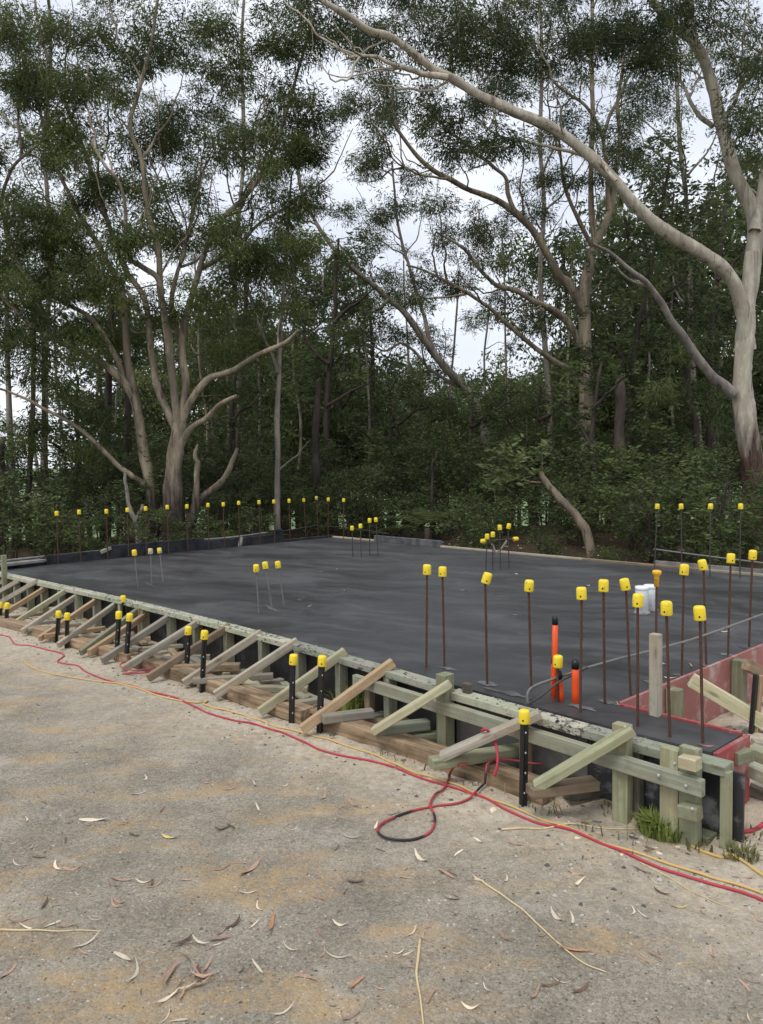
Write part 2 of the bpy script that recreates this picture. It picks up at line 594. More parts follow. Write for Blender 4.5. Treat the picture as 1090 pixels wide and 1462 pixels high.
def ground_mat():
    m = M('driveway_and_forest_floor', .93, .15)
    pos = m.n('NewGeometry').outputs['Position']
    def dot(vec):
        d = m.n('VectorMath', operation='DOT_PRODUCT'); m.l(pos, d.inputs[0]); d.inputs[1].default_value = tuple(vec)
        return d.outputs['Value']
    u, v = dot(U), dot(V)
    n1 = m.noise(pos, .9, 5, .6)
    n2 = m.noise(pos, 3.4, 6, .62)
    n3 = m.noise(pos, 24, 6, .7)
    n4 = m.noise(pos, 150, 4, .7)
    vo = m.n('TexVoronoi'); vo.inputs['Scale'].default_value = 95; m.l(pos, vo.inputs['Vector'])
    vo2 = m.n('TexVoronoi'); vo2.inputs['Scale'].default_value = 34; m.l(pos, vo2.inputs['Vector'])
    base = m.ramp(n2, [(.32, (.195, .171, .132)), (.5, (.262, .230, .178)), (.68, (.36, .316, .245))])
    # aggregate showing through: each cell its own grey
    agg = m.ramp(vo.outputs['Color'], [(.1, (.10, .093, .084)), (.5, (.25, .233, .203)), (.9, (.48, .45, .39))])
    base = m.mix(.24, base, agg)
    spk = m.ramp(n4, [(.34, (.50, .48, .46)), (.47, (1.0, 1.0, 1.0)), (.58, (1.06, 1.05, 1.04)), (.70, (1.5, 1.48, 1.42))])
    base = m.mix(.85, base, spk, 'MULTIPLY')
    crk = m.ramp(m.noise(pos, 52, 5, .75), [(.33, (.50, .47, .44)), (.45, (1., 1., 1.))])
    base = m.mix(.75, base, crk, 'MULTIPLY')
    # ochre clay stains dragged along the drive
    mp = m.n('Mapping'); mp.inputs['Rotation'].default_value = (0, 0, -math.radians(52)); mp.inputs['Scale'].default_value = (.9, 2.2, 1)
    m.l(pos, mp.inputs['Vector'])
    och = m.noise(mp.outputs[0], 1.7, 6, .66)
    och = m.ramp(och, [(.49, 0.), (.61, 1.)])
    base = m.mix(m.math('MULTIPLY', m.math('MULTIPLY', och, m.ramp(m.math('ADD', m.math('MULTIPLY', n3, .6), m.math('MULTIPLY', n2, .4)), [(.40, .05), (.58, 1.)])), .62), base, (.42, .275, .115))
    # dry pale cement dust
    pale = m.ramp(m.noise(pos, 2.3, 7, .7), [(.57, 0.), (.68, 1.)])
    base = m.mix(m.math('MULTIPLY', m.math('MULTIPLY', pale, m.ramp(n3, [(.35, .1), (.6, 1.)])), .6), base, (.47, .45, .41))
    blk = m.ramp(m.noise(pos, 5.2, 7, .75), [(.66, 0.), (.74, 1.)])
    base = m.mix(m.math('MULTIPLY', blk, .55), base, (.10, .093, .086))
    # sand spilled beside the formwork
    k = m.math('ADD', m.math('DIVIDE', m.math('SUBTRACT', v, 1.62), .85), m.math('MULTIPLY', m.math('SUBTRACT', n1, .5), 2.4))
    k = m.math('ADD', k, m.math('MULTIPLY', m.math('SUBTRACT', n3, .5), .8))
    k = m.math('ADD', k, m.math('MULTIPLY', m.math('SUBTRACT', u, 4.0), .13), True)
    sand = m.ramp(n3, [(.3, (.37, .31, .23)), (.55, (.51, .445, .345)), (.75, (.60, .535, .43))])
    sand = m.mix(m.ramp(m.noise(pos, 7, 6, .7), [(.55, 0.), (.72, .7)]), sand, (.16, .13, .10))
    base = m.mix(m.math('MULTIPLY', k, .86), base, sand)
    # white grit
    gr = m.ramp(vo2.outputs['Distance'], [(.06, 1.), (.11, 0.)])
    base = m.mix(m.math('MULTIPLY', m.math('MULTIPLY', gr, m.ramp(n1, [(.4, .2), (.6, .9)])), .6), base, (.42, .40, .36))
    # forest floor beyond the slab
    ff = m.math('ADD', m.math('DIVIDE', m.math('SUBTRACT', v, 7.7), .5), m.math('SUBTRACT', n2, .5), True)
    fu = m.math('ADD', m.math('DIVIDE', m.math('SUBTRACT', u, 10.0), .7), m.math('SUBTRACT', n2, .5), True)
    ff = m.math('MAXIMUM', ff, fu)
    litter = m.ramp(n3, [(.3, (.022, .018, .012)), (.55, (.065, .048, .030)), (.75, (.13, .10, .065))])
    base = m.mix(ff, base, litter)
    ln = m.n('VectorMath', operation='LENGTH'); m.l(pos, ln.inputs[0])
    fg = m.math('DIVIDE', m.math('SUBTRACT', ln.outputs['Value'], 130), 60, True)
    field = m.ramp(m.noise(pos, .012, 5, .6), [(.4, (.10, .15, .07)), (.6, (.20, .27, .13))])
    base = m.mix(fg, base, field)
    m.color(base)
    h = m.math('ADD', m.math('MULTIPLY', n3, .8), m.math('MULTIPLY', n4, .35))
    h = m.math('ADD', h, m.math('MULTIPLY', m.ramp(vo.outputs['Distance'], [(0., 1.), (.6, 0.)]), .35))
    m.bump(h, .75, .010)
    return m.m


GROUND_M = ground_mat()


# ------------------------------------------------------------------ setting: ground
def vnoise(x, y, s, seed=0):
    """smooth value noise"""
    x = np.asarray(x) * s + seed * 17.3; y = np.asarray(y) * s + seed * 9.1
    xi, yi = np.floor(x), np.floor(y)
    fx, fy = x - xi, y - yi
    fx, fy = fx * fx * (3 - 2 * fx), fy * fy * (3 - 2 * fy)
    def h(a, b):
        t = np.sin(a * 127.1 + b * 311.7) * 43758.5453
        return t - np.floor(t)
    return (h(xi, yi) * (1 - fx) + h(xi + 1, yi) * fx) * (1 - fy) + (h(xi, yi + 1) * (1 - fx) + h(xi + 1, yi + 1) * fx) * fy - .5


def ground_h(x, y):
    x, y = np.asarray(x, float), np.asarray(y, float)
    u = x * U[0] + y * U[1]; v = x * V[0] + y * V[1]
    r = np.hypot(x, y)
    h = .010 * vnoise(x, y, 1.3) + .006 * vnoise(x, y, 5, 2) + .004 * vnoise(x, y, 14, 3)
    sand = np.clip((v - 1.9) / .6, 0, 1)
    h = h + sand * (.022 * vnoise(x, y, 3.1, 4) + .016 * vnoise(x, y, 9, 5))
    trench = np.exp(-((v - 2.72) / .10) ** 2) * (u > 1.2)
    h = h - .025 * trench
    pit = np.clip((1.86 - u) / .1, 0, 1) * np.clip((v - 3.0) / .2, 0, 1) * (v < 8)
    h = h + pit * (.03 + .09 * vnoise(x, y, 2.2, 7) + .03 * vnoise(x, y, 8, 8))
    back = np.clip((v - 8.0) / 2, 0, 1)
    back = np.maximum(back, np.clip((u - 10) / 2, 0, 1))
    h = h + back * (.14 + .25 * vnoise(x, y, .6, 6))
    far = np.clip(r - 15, 0, None)
    drop = -.085 * np.minimum(far, 200) - .02 * np.clip(far - 200, 0, 500)
    rise = np.clip((r - 700) / 1500, 0, 1)
    drop = drop + rise ** 1.5 * (35 + 45 * vnoise(x, y, .0016, 9))
    return h + drop


radii_g = np.concatenate([[0.0], np.geomspace(.35, 40, 230), np.geomspace(44, 3500, 46)])
NA = 420
ang_g = np.linspace(0, 2 * math.pi, NA, endpoint=False)
gx = (radii_g[1:, None] * np.cos(ang_g)).ravel(); gy = (radii_g[1:, None] * np.sin(ang_g)).ravel()
gv = np.vstack([[[0, 0, 0]], np.stack([gx, gy, ground_h(gx, gy)], -1)])
nr = len(radii_g) - 1
i = np.arange(nr - 1)[:, None]; k = np.arange(NA)[None]
qa = 1 + i * NA + k; qb = 1 + i * NA + (k + 1) % NA
quads = np.stack([qa, qa + NA, qb + NA, qb], -1).reshape(-1, 4)
faces_g = [tuple(q) for q in quads.tolist()] + [(0, 1 + j, 1 + (j + 1) % NA) for j in range(NA)]
ground = link_mesh('ground', mesh_np('ground', gv, faces_g, GROUND_M, True))
tag(ground, 'grey brown gravelly driveway running into sandy soil and dark forest floor', None, None, 'structure')


def gz(p):
    return float(ground_h(p[0], p[1]))


# ------------------------------------------------------------------ the slab
def prism(name, poly_uv, z0, z1, mat, parent=None, bev=0.0):
    bm = bmesh.new()
    top = [bm.verts.new(uvz(u, v, z1)) for u, v in poly_uv]
    bot = [bm.verts.new(uvz(u, v, z0)) for u, v in poly_uv]
    n = len(top)
    f = bm.faces.new(top)
    g = bm.faces.new(bot[::-1])
    for i in range(n):
        bm.faces.new((top[i], bot[i], bot[(i + 1) % n], top[(i + 1) % n]))
    bmesh.ops.recalc_face_normals(bm, faces=bm.faces)
    if bev:
        es = [e for e in bm.edges if all(v.co.z > z1 - 1e-4 for v in e.verts)]
        bmesh.ops.bevel(bm, geom=es, offset=bev, segments=2, affect='EDGES')
    me = bpy.data.meshes.new(name); bm.to_mesh(me); bm.free()
    me.materials.append(mat)
    return link_mesh(name, me, parent)


UR, UL, VB = 1.90, 9.50, 7.62
near_u = [1.325, 1.9, 2.5, 3.1, 3.8, 4.9, 6, 7, 8.3, UL]
slab_poly = [(u, v_edge(u) + .006) for u in near_u] + [(UL, VB), (UR, VB), (UR, 3.165), (1.325, 3.165)]
slab = prism('concrete_slab', slab_poly, 0.02, SLAB_Z, SLAB_M, None, .004)
tag(slab, 'freshly poured dark grey concrete slab framed by timber formwork in the clearing', 'slab', None, 'thing')

# smears of mortar where bars come out of the slab, trowel ridge near the edge
def smear(px, py, rx, ry, rot, seed):
    c = at(px, py, SLAB_Z)
    r2 = np.random.default_rng(seed)
    n = 18
    vs = [(0, 0, .006)]
    for k in range(n):
        a = 2 * math.pi * k / n
        q = 1 + r2.uniform(-.45, .4)
        vs.append((rx * q * math.cos(a), ry * q * math.sin(a), .0025))
    fs = [(0, 1 + k, 1 + (k + 1) % n) for k in range(n)]
    me = mesh_np('mortar_smear', vs, fs, CONC_GREY, True)
    return link_mesh('mortar_smear', me, slab, Matrix.Translation(c) @ Matrix.Rotation(rot, 4, 'Z'))


for s, (px, py, rx, ry) in enumerate([(388, 869, .17, .02), (214, 835, .17, .018), (710, 812, .19, .02), (522, 794, .19, .02), (697, 977, .05, .035), (725, 990, .12, .03),
                                      (1010, 950, .05, .03), (975, 965, .04, .03), (1040, 935, .05, .03), (1070, 925, .06, .035), (937, 976, .06, .03), (830, 1010, .07, .03), (868, 1003, .05, .03), (640, 955, .05, .02)]):
    smear(px, py, rx, ry, _a + (0 if s > 3 else -.25 if s in (0, 1) else .1), s)

# ------------------------------------------------------------------ near timber formwork: plates, studs, panels, wale, braces
fw = empty('timber_formwork', uvz(4.5, 2.7, 0), 'long timber formwork with pale studs, black panels and diagonal braces along the slab', 'formwork')

plate_joints = [9.55, 8.1, 6.7, 5.3, 4.05, 3.15, 2.655]
for a, b in zip(plate_joints[:-1], plate_joints[1:]):
    p0 = uvz(a - .004, v_edge(a) - .045, SLAB_Z - .013); p1 = uvz(b + .004, v_edge(b) - .045, SLAB_Z - .013)
    beam('top_plate', p0, p1, .085, .038, T_PLATE, fw, rough=.004)
for a, b in [(2.60, 1.84), (1.832, 1.235)]:
    beam('top_plate', uvz(a, v_edge(a) - .045, SLAB_Z - .024), uvz(b, v_edge(b) - .045, SLAB_Z - .024), .085, .038, T_PLATE, fw)

pj = [9.5, 8.3, 7.1, 5.9, 4.7, 3.6, 2.62]
for a, b in zip(pj[:-1], pj[1:]):
    beam('form_panel', uvz(a - .002, v_edge(a) - .009, .118), uvz(b + .002, v_edge(b) - .009, .118), .014, .29, PLY_BLACK, fw, c=.001)
beam('form_panel', uvz(2.61, v_edge(2.6) - .009, .108), uvz(1.85, v_edge(1.85) - .009, .108), .014, .29, PLY_GREY, fw, c=.001)
beam('form_panel', uvz(1.845, v_edge(1.8) - .009, .108), uvz(1.195, v_edge(1.2) - .009, .10), .014, .32, PLY_SCUFFED, fw, c=.001)

stud_px = [(14, 832), (29, 838), (49, 843), (70, 850), (93, 855), (117, 861), (143, 867), (178, 878), (206, 884, 't'), (209, 886), (246, 889), (283, 898), (327, 908), (377, 920), (429, 933), (488, 948), (558, 966)]
for s in stud_px:
    px, py = s[:2]
    p = at(px, py, SLAB_Z - .05)
    u = to_uv(p)[0]
    p = atv(px, py + 6, v_edge(u) - .05)
    u = to_uv(p)[0]
    v = v_edge(u) - .051
    m = T_TAN if len(s) > 2 else T_WALE if random.random() < .7 else T_GREEN
    if len(s) > 2: v -= .012
    beam('stud', uvz(u, v, -.05), uvz(u, v, SLAB_Z - .0345), .045 if len(s) < 3 else .03, .066, m, fw, up=V)


def stud_at(px, z0, z1, v, w, d, m, py=1060):
    p = atv(px, py, v)
    u = to_uv(p)[0]
    return beam('stud', uvz(u, v, z0), uvz(u, v, z1), w, d, m, fw, up=V)


stud_at(636, -.05, .385, 2.785, .062, .07, T_GREEN, 1000)          # tall post by the step in the plate
stud_at(528, -.05, .225, 2.83, .045, .045, T_TAN, 990)
beam('stud', uvz(2.52, 2.85, .23), uvz(2.52, 2.85, .34), .045, .03, T_DARK, fw, up=V)
def stud_between(px, y_top, y_bot, v, w, d, m):
    a, b = atv(px, y_top, v), atv(px, y_bot, v)
    u = to_uv(b)[0]
    return beam('stud', uvz(u, v, min(b[2], 0) - .05), uvz(u, v, a[2]), w, d, m, fw, up=V)


for px, yt, yb, v, w, d, m in [(751, 1018, 1095, 2.785, .045, .04, T_TAN), (889, 1034, 1128, 2.768, .068, .045, T_GREEN), (958.5, 1068, 1160, 2.768, .073, .042, T_GREEN),
                               (986, 1067, 1166, 2.770, .075, .036, T_GREEN), (1037, 1101, 1180, 2.82, .034, .036, T_GREEN), (909, 1062, 1130, 2.83, .05, .04, T_DARK)]:
    stud_between(px, yt, yb, v, w, d, m)
for x0, y0, x1, y1, hh, m in [(974, 1086, 998, 1092, .045, T_PALE), (973, 1156, 999, 1162, .05, T_GREEN)]:
    beam('block', atv(x0, y0, 2.722), atv(x1, y1, 2.722), .055, hh, m, fw)
beam('bottom_plate', uvz(1.60, 2.835, -.01), uvz(1.29, 2.835, -.01), .07, .035, T_GREEN, fw)
pa, pb = atv(507, 971, 2.785), atv(1004, 1126, 2.728)
beam('wale', pa, pb, .034, .064, T_WALE, fw, c=.004)

braces = [((5, 825), (-28, 842), 'y'), ((26, 825), (-16, 853), 'y'), ((51, 826), (-6, 864), 'y'), ((64, 835), (0, 880), 't'), ((95, 838), (22, 889), 'p'), ((110, 846), (33, 901), 'y'),
          ((138, 852), (58, 911), 't'), ((166, 857), (85, 920), 'y'), ((200, 864), (117, 931), 'g'), ((207, 874), (129, 931), 't'), ((243, 875), (148, 942), 'y'), ((284, 883), (178, 954), 'y'),
          ((325, 891), (214, 967), 'b'), ((370, 901), (265, 974), 'y'), ((421, 913), (310, 991), 'y'), ((489, 928), (374, 1015), 'p'), ((557, 944), (434, 1040), 't'),
          ((637, 975), (537, 1042), 'p'), ((765, 1017), (634, 1079), 'y'), ((897, 1040), (769, 1121), 'g')]
brace_feet = []
for k, (a, b, c) in enumerate(braces):
    zt = .30 if k < 17 else (.335, .315, .285)[k - 17]
    zf = .045 if k < 17 else (.115, .125, .125)[k - 17]
    ua = to_uv(at(*a, .29))[0]
    p0, p1 = atv(a[0], a[1] + 5, v_edge(ua) - (.060 if k < 17 else .155 if k < 18 else .13)), at(*b, zf)
    brace_feet.append(p1)
    d = (p1 - p0) / np.linalg.norm(p1 - p0)
    w_, h_ = ((.034, .046) if k < 9 else (.038, .05)) if k < 17 else (.068, .036) if k > 17 else (.062, .038)
    br = beam('brace', p0 - d * .02, p1 + d * .012, w_, h_, TIM[c], fw, c=.004, rough=.004)
    if c in 'tb' and k != 6:
        br['label'] = 'raw brown diagonal brace'
    elif c in 'pg':
        br['label'] = 'pale green diagonal brace'
# nail plates / bolt heads along the studs
def bolt(p, n, r=.006):
    v, f = lathe([(r, 0), (r, .003), (r * .6, .005)], 8)
    x, y, z = frame_from(np.cross(n, (0, 0, 1)) if abs(n[2]) < .9 else (1, 0, 0), n)
    return link_mesh('bolt', mesh_np('bolt', v, f, PICKET_HOLE), fw, mat4(p, x, y, z))


for px, py, v in [(964, 1090, 2.746), (989, 1155, 2.692), (893, 1038, 2.744), (941, 1107, 2.709), (980, 1122, 2.709)]:
    bolt(atv(px, py, v), -V)

# sleepers along the foot of the braces
def ground_timber(name, a, b, w, h, m, label, cat='timber', group=None, z=None, rough=.006, za=None):
    p0, p1 = at(*a, .03), at(*b, .03)
    if z is None:
        g0, g1 = gz(p0), gz(p1)
    else:
        g0 = g1 = z
    if za is not None: g0 = za
    p0 = at(a[0], a[1], g0 + h * .5); p1 = at(b[0], b[1], g1 + h * .5)
    o = beam(name, p0, p1, w, h, m, None, c=.004, rough=rough)
    return tag(o, label, cat, group)


SG = 'old sleepers edging the driveway below the braces'
ground_timber('sleeper', (784, 1133), (468, 1030), .105, .085, T_SLEEPER, 'brown weathered sleeper at the driveway edge ending beside the star picket nearest the camera', 'sleeper', SG)
ground_timber('sleeper', (440, 1022), (291, 972), .105, .08, T_SLEEPER, 'brown weathered sleeper at the driveway edge, middle one of the row, behind two pickets', 'sleeper', SG)
ground_timber('sleeper', (284, 970), (196, 943), .10, .08, T_SLEEPER, 'dark sleeper at the driveway edge where the red cord is coiled under braces', 'sleeper', SG)
ground_timber('sleeper', (190, 940), (92, 912), .10, .07, T_SLEEPER, 'split sleeper at the driveway edge beside the middle pair of pickets', 'sleeper', SG)
ground_timber('sleeper', (86, 909), (-30, 878), .10, .07, T_BROWN, 'greyed sleeper at the far end of the driveway edge', 'sleeper', SG)

ORD_ = ['nearest', 'second', 'third', 'fourth', 'fifth', 'sixth', 'seventh', 'eighth', 'ninth', 'tenth', 'eleventh', 'twelfth', 'thirteenth']
OG = 'loose timber offcuts lying between sleepers and formwork'
off = [  # a, b, w, h, material, base height, label
    ((536, 1043), (612, 1034), .055, .05, 'w', .07, 'grey green offcut resting on the sleeper under the brace of the tall post'),
    ((520, 1033), (630, 1028), .05, .035, 'b', .02, 'thin brown board lying behind the offcut under the tall post brace'),
    ((562, 1054), (645, 1048), .05, .035, 'g', .02, 'pale green offcut lying at the foot of the tall post'),
    ((616, 1090), (764, 1068), .07, .045, 'g', .075, 'long green timber under the grey brace that the hose hangs over'),
    ((757, 1130), (850, 1118), .075, .04, 'b', .085, 'brown block stacked on the sleeper end under the last brace'),
    ((808, 1134), (890, 1122), .075, .03, 'd', .0, 'dark wet board lying under the brown block near the grass'),
    ((461, 1027), (532, 1018), .055, .045, 'y', .075, 'grey offcut lying across the sleeper beside the raw brown brace'),
    ((487, 1032), (550, 1020), .055, .03, 'w', .02, 'grey green board under the offcut beside the raw brown brace'),
    ((332, 983), (440, 984), .05, .038, 'p', .04, 'pale offcut with fresh cut end lying behind the grey brace'),
    ((375, 978), (432, 966), .05, .035, 'y', .0, 'weathered board lying deep under the grey brace against the black panel'),
    ((408, 1006), (455, 1000), .05, .03, 'y', .01, 'short grey offcut lying between the two nearest of the paired pickets'),
    ((276, 972), (390, 965), .05, .036, 'y', .06, 'grey timber laid over the sleeper between the paired pickets by the tan cord'),
    ((230, 954), (343, 952), .055, .05, 'b', .05, 'brown timber laid through under the dark brown brace'),
    ((300, 962), (372, 958), .05, .03, 'w', .0, 'grey green strip lying flat behind the brown timber'),
    ((190, 944), (300, 938), .045, .035, 'y', .03, 'greyed timber lying under the twin braces beside the coiled cord'),
    ((175, 929), (262, 922), .045, .03, 'w', .02, 'green tinted timber lying behind the greyed timber under the twin braces'),
    ((140, 918), (215, 912), .045, .035, 't', .03, 'raw tan offcut poking out between the pickets of the middle pair'),
    ((96, 912), (180, 903), .045, .03, 'y', .03, 'weathered timber under the braces beside the short picket pair'),
    ((64, 908), (150, 897), .045, .035, 't', .045, 'tan timber with split end under the braces past the short picket pair'),
    ((40, 899), (115, 891), .045, .03, 'p', .04, 'pale timber lying under the slender braces of the far half'),
    ((20, 893), (92, 886), .045, .03, 'y', .03, 'grey timber lying under the tan brace of the far half'),
    ((0, 884), (60, 876), .045, .03, 'b', .02, 'brown timber lying under the farthest braces'),
    ((290, 950), (330, 946), .04, .03, 't', .0, 'tan strip standing against the panel below the dark brown brace'),
    ((470, 1010), (520, 1002), .05, .03, 'd', .0, 'dark damp offcut half hidden in the grass by the wale end'),
]
for j, k in enumerate(range(16, 3, -1)):
    f_, t_ = brace_feet[k], np.array([0, 0, 0.])
    uu = to_uv(f_)[0]
    for q, (col, cn) in enumerate(random.sample([('y', 'grey'), ('p', 'pale green'), ('t', 'tan'), ('b', 'brown'), ('w', 'grey green')], 2)):
        u0 = uu + random.uniform(-.22, .12); vv = random.uniform(2.58, 2.76); L_ = random.uniform(.18, .42); an = random.uniform(-.35, .35)
        p0 = uvz(u0, vv); p1 = p0 + (U * math.cos(an) + V * math.sin(an)) * L_
        zz = .018 + q * .034
        p0[2] = gz(p0) + zz; p1[2] = gz(p1) + zz + random.uniform(0, .03)
        tag(beam('timber_offcut', p0, p1, random.uniform(.035, .055), random.uniform(.022, .034), TIM[col], None, c=.003), f'{cn} scrap of timber lying under the {ORD_[j]} brace from the tall post', 'timber', OG)
for a, b, w, h, m, z, lab in off:
    ground_timber('timber_offcut', a, b, w, h, TIM[m], lab, 'timber', OG, z)

# ------------------------------------------------------------------ pink form ply round the cut-out corner of the slab
pk = empty('pink_formwork', uvz(1.87, 4.5, 0), 'pink red plywood formwork lining the notch in the slab beside the pit', 'formwork')
v0 = 3.19
for a, b in [(3.19, 4.35), (4.355, 5.5), (5.505, 6.6), (6.605, 7.62)]:
    beam('form_panel', uvz(UR - .012, a, .13), uvz(UR - .012, b, .13), .016, .36, PLY_PINK, pk, c=.001)
beam('form_panel', uvz(UR - .025, 3.178, .13), uvz(1.33, 3.178, .13), .017, .355, PLY_RED, pk, c=.001)
beam('form_panel', uvz(1.312, 3.19, .12), uvz(1.312, 2.897, .12), .018, .36, PLY_RED, pk, c=.001)
for v, z1 in [(3.62, .29), (4.36, .30), (5.2, .3), (6.1, .3)]:
    beam('stud', uvz(UR - .056, v, 0.0), uvz(UR - .056, v, z1), .06, .066, T_GREEN, pk, up=U)
beam('stud', uvz(1.62, 3.22, 0.0), uvz(1.62, 3.22, .24), .05, .06, T_GREEN, pk, up=V)
pa = at(988, 971, .315); pb = at(1100, 1037, .10)
beam('brace', pa, pb, .05, .07, T_PALE, pk)
pa = at(1066, 949, .305); pb = at(1105, 969, .19)
beam('brace', pa, pb, .05, .06, T_BROWN, pk)
u_s, v_s = to_uv(at(930, 1022, SLAB_Z))
st = beam('timber_stake', uvz(u_s - .01, v_s + .02, .0), uvz(u_s - .01, v_s + .02, .66), .046, .038, T_GREY, None, up=V)
tag(st, 'tall weathered timber stake standing at the inner corner of the pink formwork', 'stake')
bl = beam('timber_offcut', at(1046, 1082, .24), at(1068, 1076, .24), .06, .05, T_GREEN, None)
tag(bl, 'stubby green block with splattered end beside the red plywood corner', 'timber', OG)
for a, b, w, h, m, z, lab in [((1059, 1093), (1130, 1122), .07, .05, 'w', .16, 'grey green rail sloping down off the corner of the red plywood'),
                              ((1072, 1071), (1130, 1096), .07, .05, 'p', .17, 'pale splattered rail above the grey green rail in the pit'),
                              ((1075, 1062), (1130, 1072), .05, .04, 'y', .12, 'grey board lying deep in the pit behind the pale rail'),
                              ((1070, 1128), (1110, 1145), .05, .05, 'd', .05, 'dark timber end poking out of the soil below the red plywood')]:
    p0, p1 = at(*a, z), at(*b, z - .03)
    tag(beam('timber_rail', p0, p1, w, h, TIM[m], None), lab, 'timber')

# ------------------------------------------------------------------ far edges of the slab
# black upstand along u = UL
bu = empty('black_upstand', uvz(UL, 5, SLAB_Z), 'low black stained upstand board along the slab edge below the big gum trunks', 'upstand')
def at_u(px, py, u):
    d = ray(px, py)
    return CAM + d * ((u - CAM @ U) / (d @ U))
def vu(px, py): return to_uv(at_u(px, py, UL))[1]
va_, vb_, vc_, vd_ = vu(66, 806), vu(152, 795), vu(292, 780), vu(405, 772)
segs_b = [(va_, vb_, .115), (vb_ + .004, vc_, .165), (vc_ + .004, vd_ - .16, .125), (vd_ - .157, vd_, .19)]
for a, b, h in segs_b:
    beam('board', uvz(UL + .03, a, SLAB_Z - .02 + h / 2), uvz(UL + .03, b, SLAB_Z - .02 + h / 2), .05, h + .04, CONC_DARK, bu, c=.008)
gb = beam('low_curb', uvz(UL + .03, vd_ + .004, SLAB_Z + .005), uvz(UL + .03, VB + .05, SLAB_Z + .005), .05, .06, CONC_DARK, None, c=.008)
tag(gb, 'thin dark curb between the black upstand and the far slab corner', 'curb')
wb = beam('pale_board', uvz(UL + .06, va_ - .02, SLAB_Z + .055), uvz(UL - .15, va_ - 1.0, SLAB_Z + .055), .16, .03, CONC_PALE, None)
tag(wb, 'pale grey flat board lying at the far end of the slab beside the timber post', 'board')
lb = beam('dark_board', uvz(UL + .03, va_ - .02, SLAB_Z), uvz(UL + .03, 2.6, SLAB_Z), .05, .05, CONC_DARK, None)
tag(lb, 'low dark edge board under the pale flat board', 'board')
bk = beam('brick', at_u(85, 797, UL + .1), at_u(97, 796, UL + .1), .09, .06, BRICK_RED, None)
tag(bk, 'single red brick sitting on the black upstand', 'brick')
ch = beam('timber_chock', at_u(143, 789, UL + .02), at_u(158, 782, UL + .02), .05, .04, T_PALE, None)
tag(ch, 'pale timber chock on the step of the black upstand', 'timber')
wd = beam('timber_wedge', uvz(UL - .03, vu(341, 778), SLAB_Z + .0), uvz(UL + .0, vu(345, 766), SLAB_Z + .13), .05, .03, CONC_PALE, None)
tag(wd, 'pale wedge leaning on the black upstand beside the thin grey trunk', 'wedge')
tp = beam('timber_post', at(7, 835, .2) * [1, 1, 0] + [0, 0, .0], at(7, 835, .2) * [1, 1, 0] + [0, 0, .52], .05, .05, T_GREEN, None, up=V)
tag(tp, 'square green post at the far end of the long formwork', 'post')

# far edge v = VB
def vb_u(px, py): return to_uv(atv(px, py, VB))[0]
fe = empty('far_formwork', uvz(5, VB, SLAB_Z), 'low timber and mortar edge boards along the slab side by the dark bushes', 'formwork')
e0, e1 = vb_u(534, 778), vb_u(628, 783)
beam('edge_board', uvz(e0, VB + .03, SLAB_Z + .025), uvz(e1, VB + .03, SLAB_Z + .025), .05, .12, CONC_GREY, fe, c=.006)
for a, b, m in [(UL, e0 + .004, T_GREY), (e1 - .004, 5.0, T_GREY), (4.99, 3.6, T_BROWN), (3.59, 1.2, T_GREY)]:
    beam('edge_board', uvz(a, VB + .03, SLAB_Z - .04), uvz(b, VB + .03, SLAB_Z - .04), .045, .12, m, fe, c=.004)
beam('edge_board', uvz(4.15, VB + .075, SLAB_Z - .01), uvz(0.4, VB + .075, SLAB_Z - .0), .03, .13, CONC_PALE, fe, c=.004)

# ------------------------------------------------------------------ starter bars, pickets, conduits, pipes
def cap_mesh(mat, r=.0228, h=.056, name='safety_cap'):
    prof = [(r * .96, 0), (r, .003), (r * 1.0, h * .5), (r * .985, h * .80), (r * .90, h * .93), (r * .70, h * .985), (r * .3, h)]
    v, f = lathe(prof, 18)
    mi = [0] * len(f)
    b = len(v)
    for a0, z0 in ((-1.9, .016), (.6, .016), (2.5, .016)):       # the little pin holes at the skirt
        c = len(v)
        for k in range(8):
            a = 2 * math.pi * k / 8
            aa = a0 + .0042 * math.cos(a) / r
            v.append((r * 1.006 * math.cos(aa), r * 1.006 * math.sin(aa), z0 + .0042 * math.sin(a)))
        f.append(tuple(range(c, c + 8))); mi.append(1)
    me = mesh_np(name, v, f, [mat, HOLE], True, mi)
    return me


CAP_ME = cap_mesh(CAP_Y)
CAP_ME_G = cap_mesh(CAP_G)


def cap_amber():
    prof = [(.012, -.03), (.0125, .02), (.014, .024), (.0215, .034), (.023, .042), (.021, .05), (.012, .053)]
    v, f = lathe(prof, 16)
    return mesh_np('safety_cap', v, f, [CAP_O], True)


CAP_ME_A = cap_amber()
BAR_ME = {}


def bar_mesh(mat, r):
    key = (mat.name, r)
    if key not in BAR_ME:
        pts = [(0, 0, t) for t in np.linspace(0, 1, 14)]
        rr = [r * (1 + .06 * (k % 2)) for k in range(14)]
        BAR_ME[key] = tube_mesh('bar', pts, rr, mat, 8)
    return BAR_ME[key]


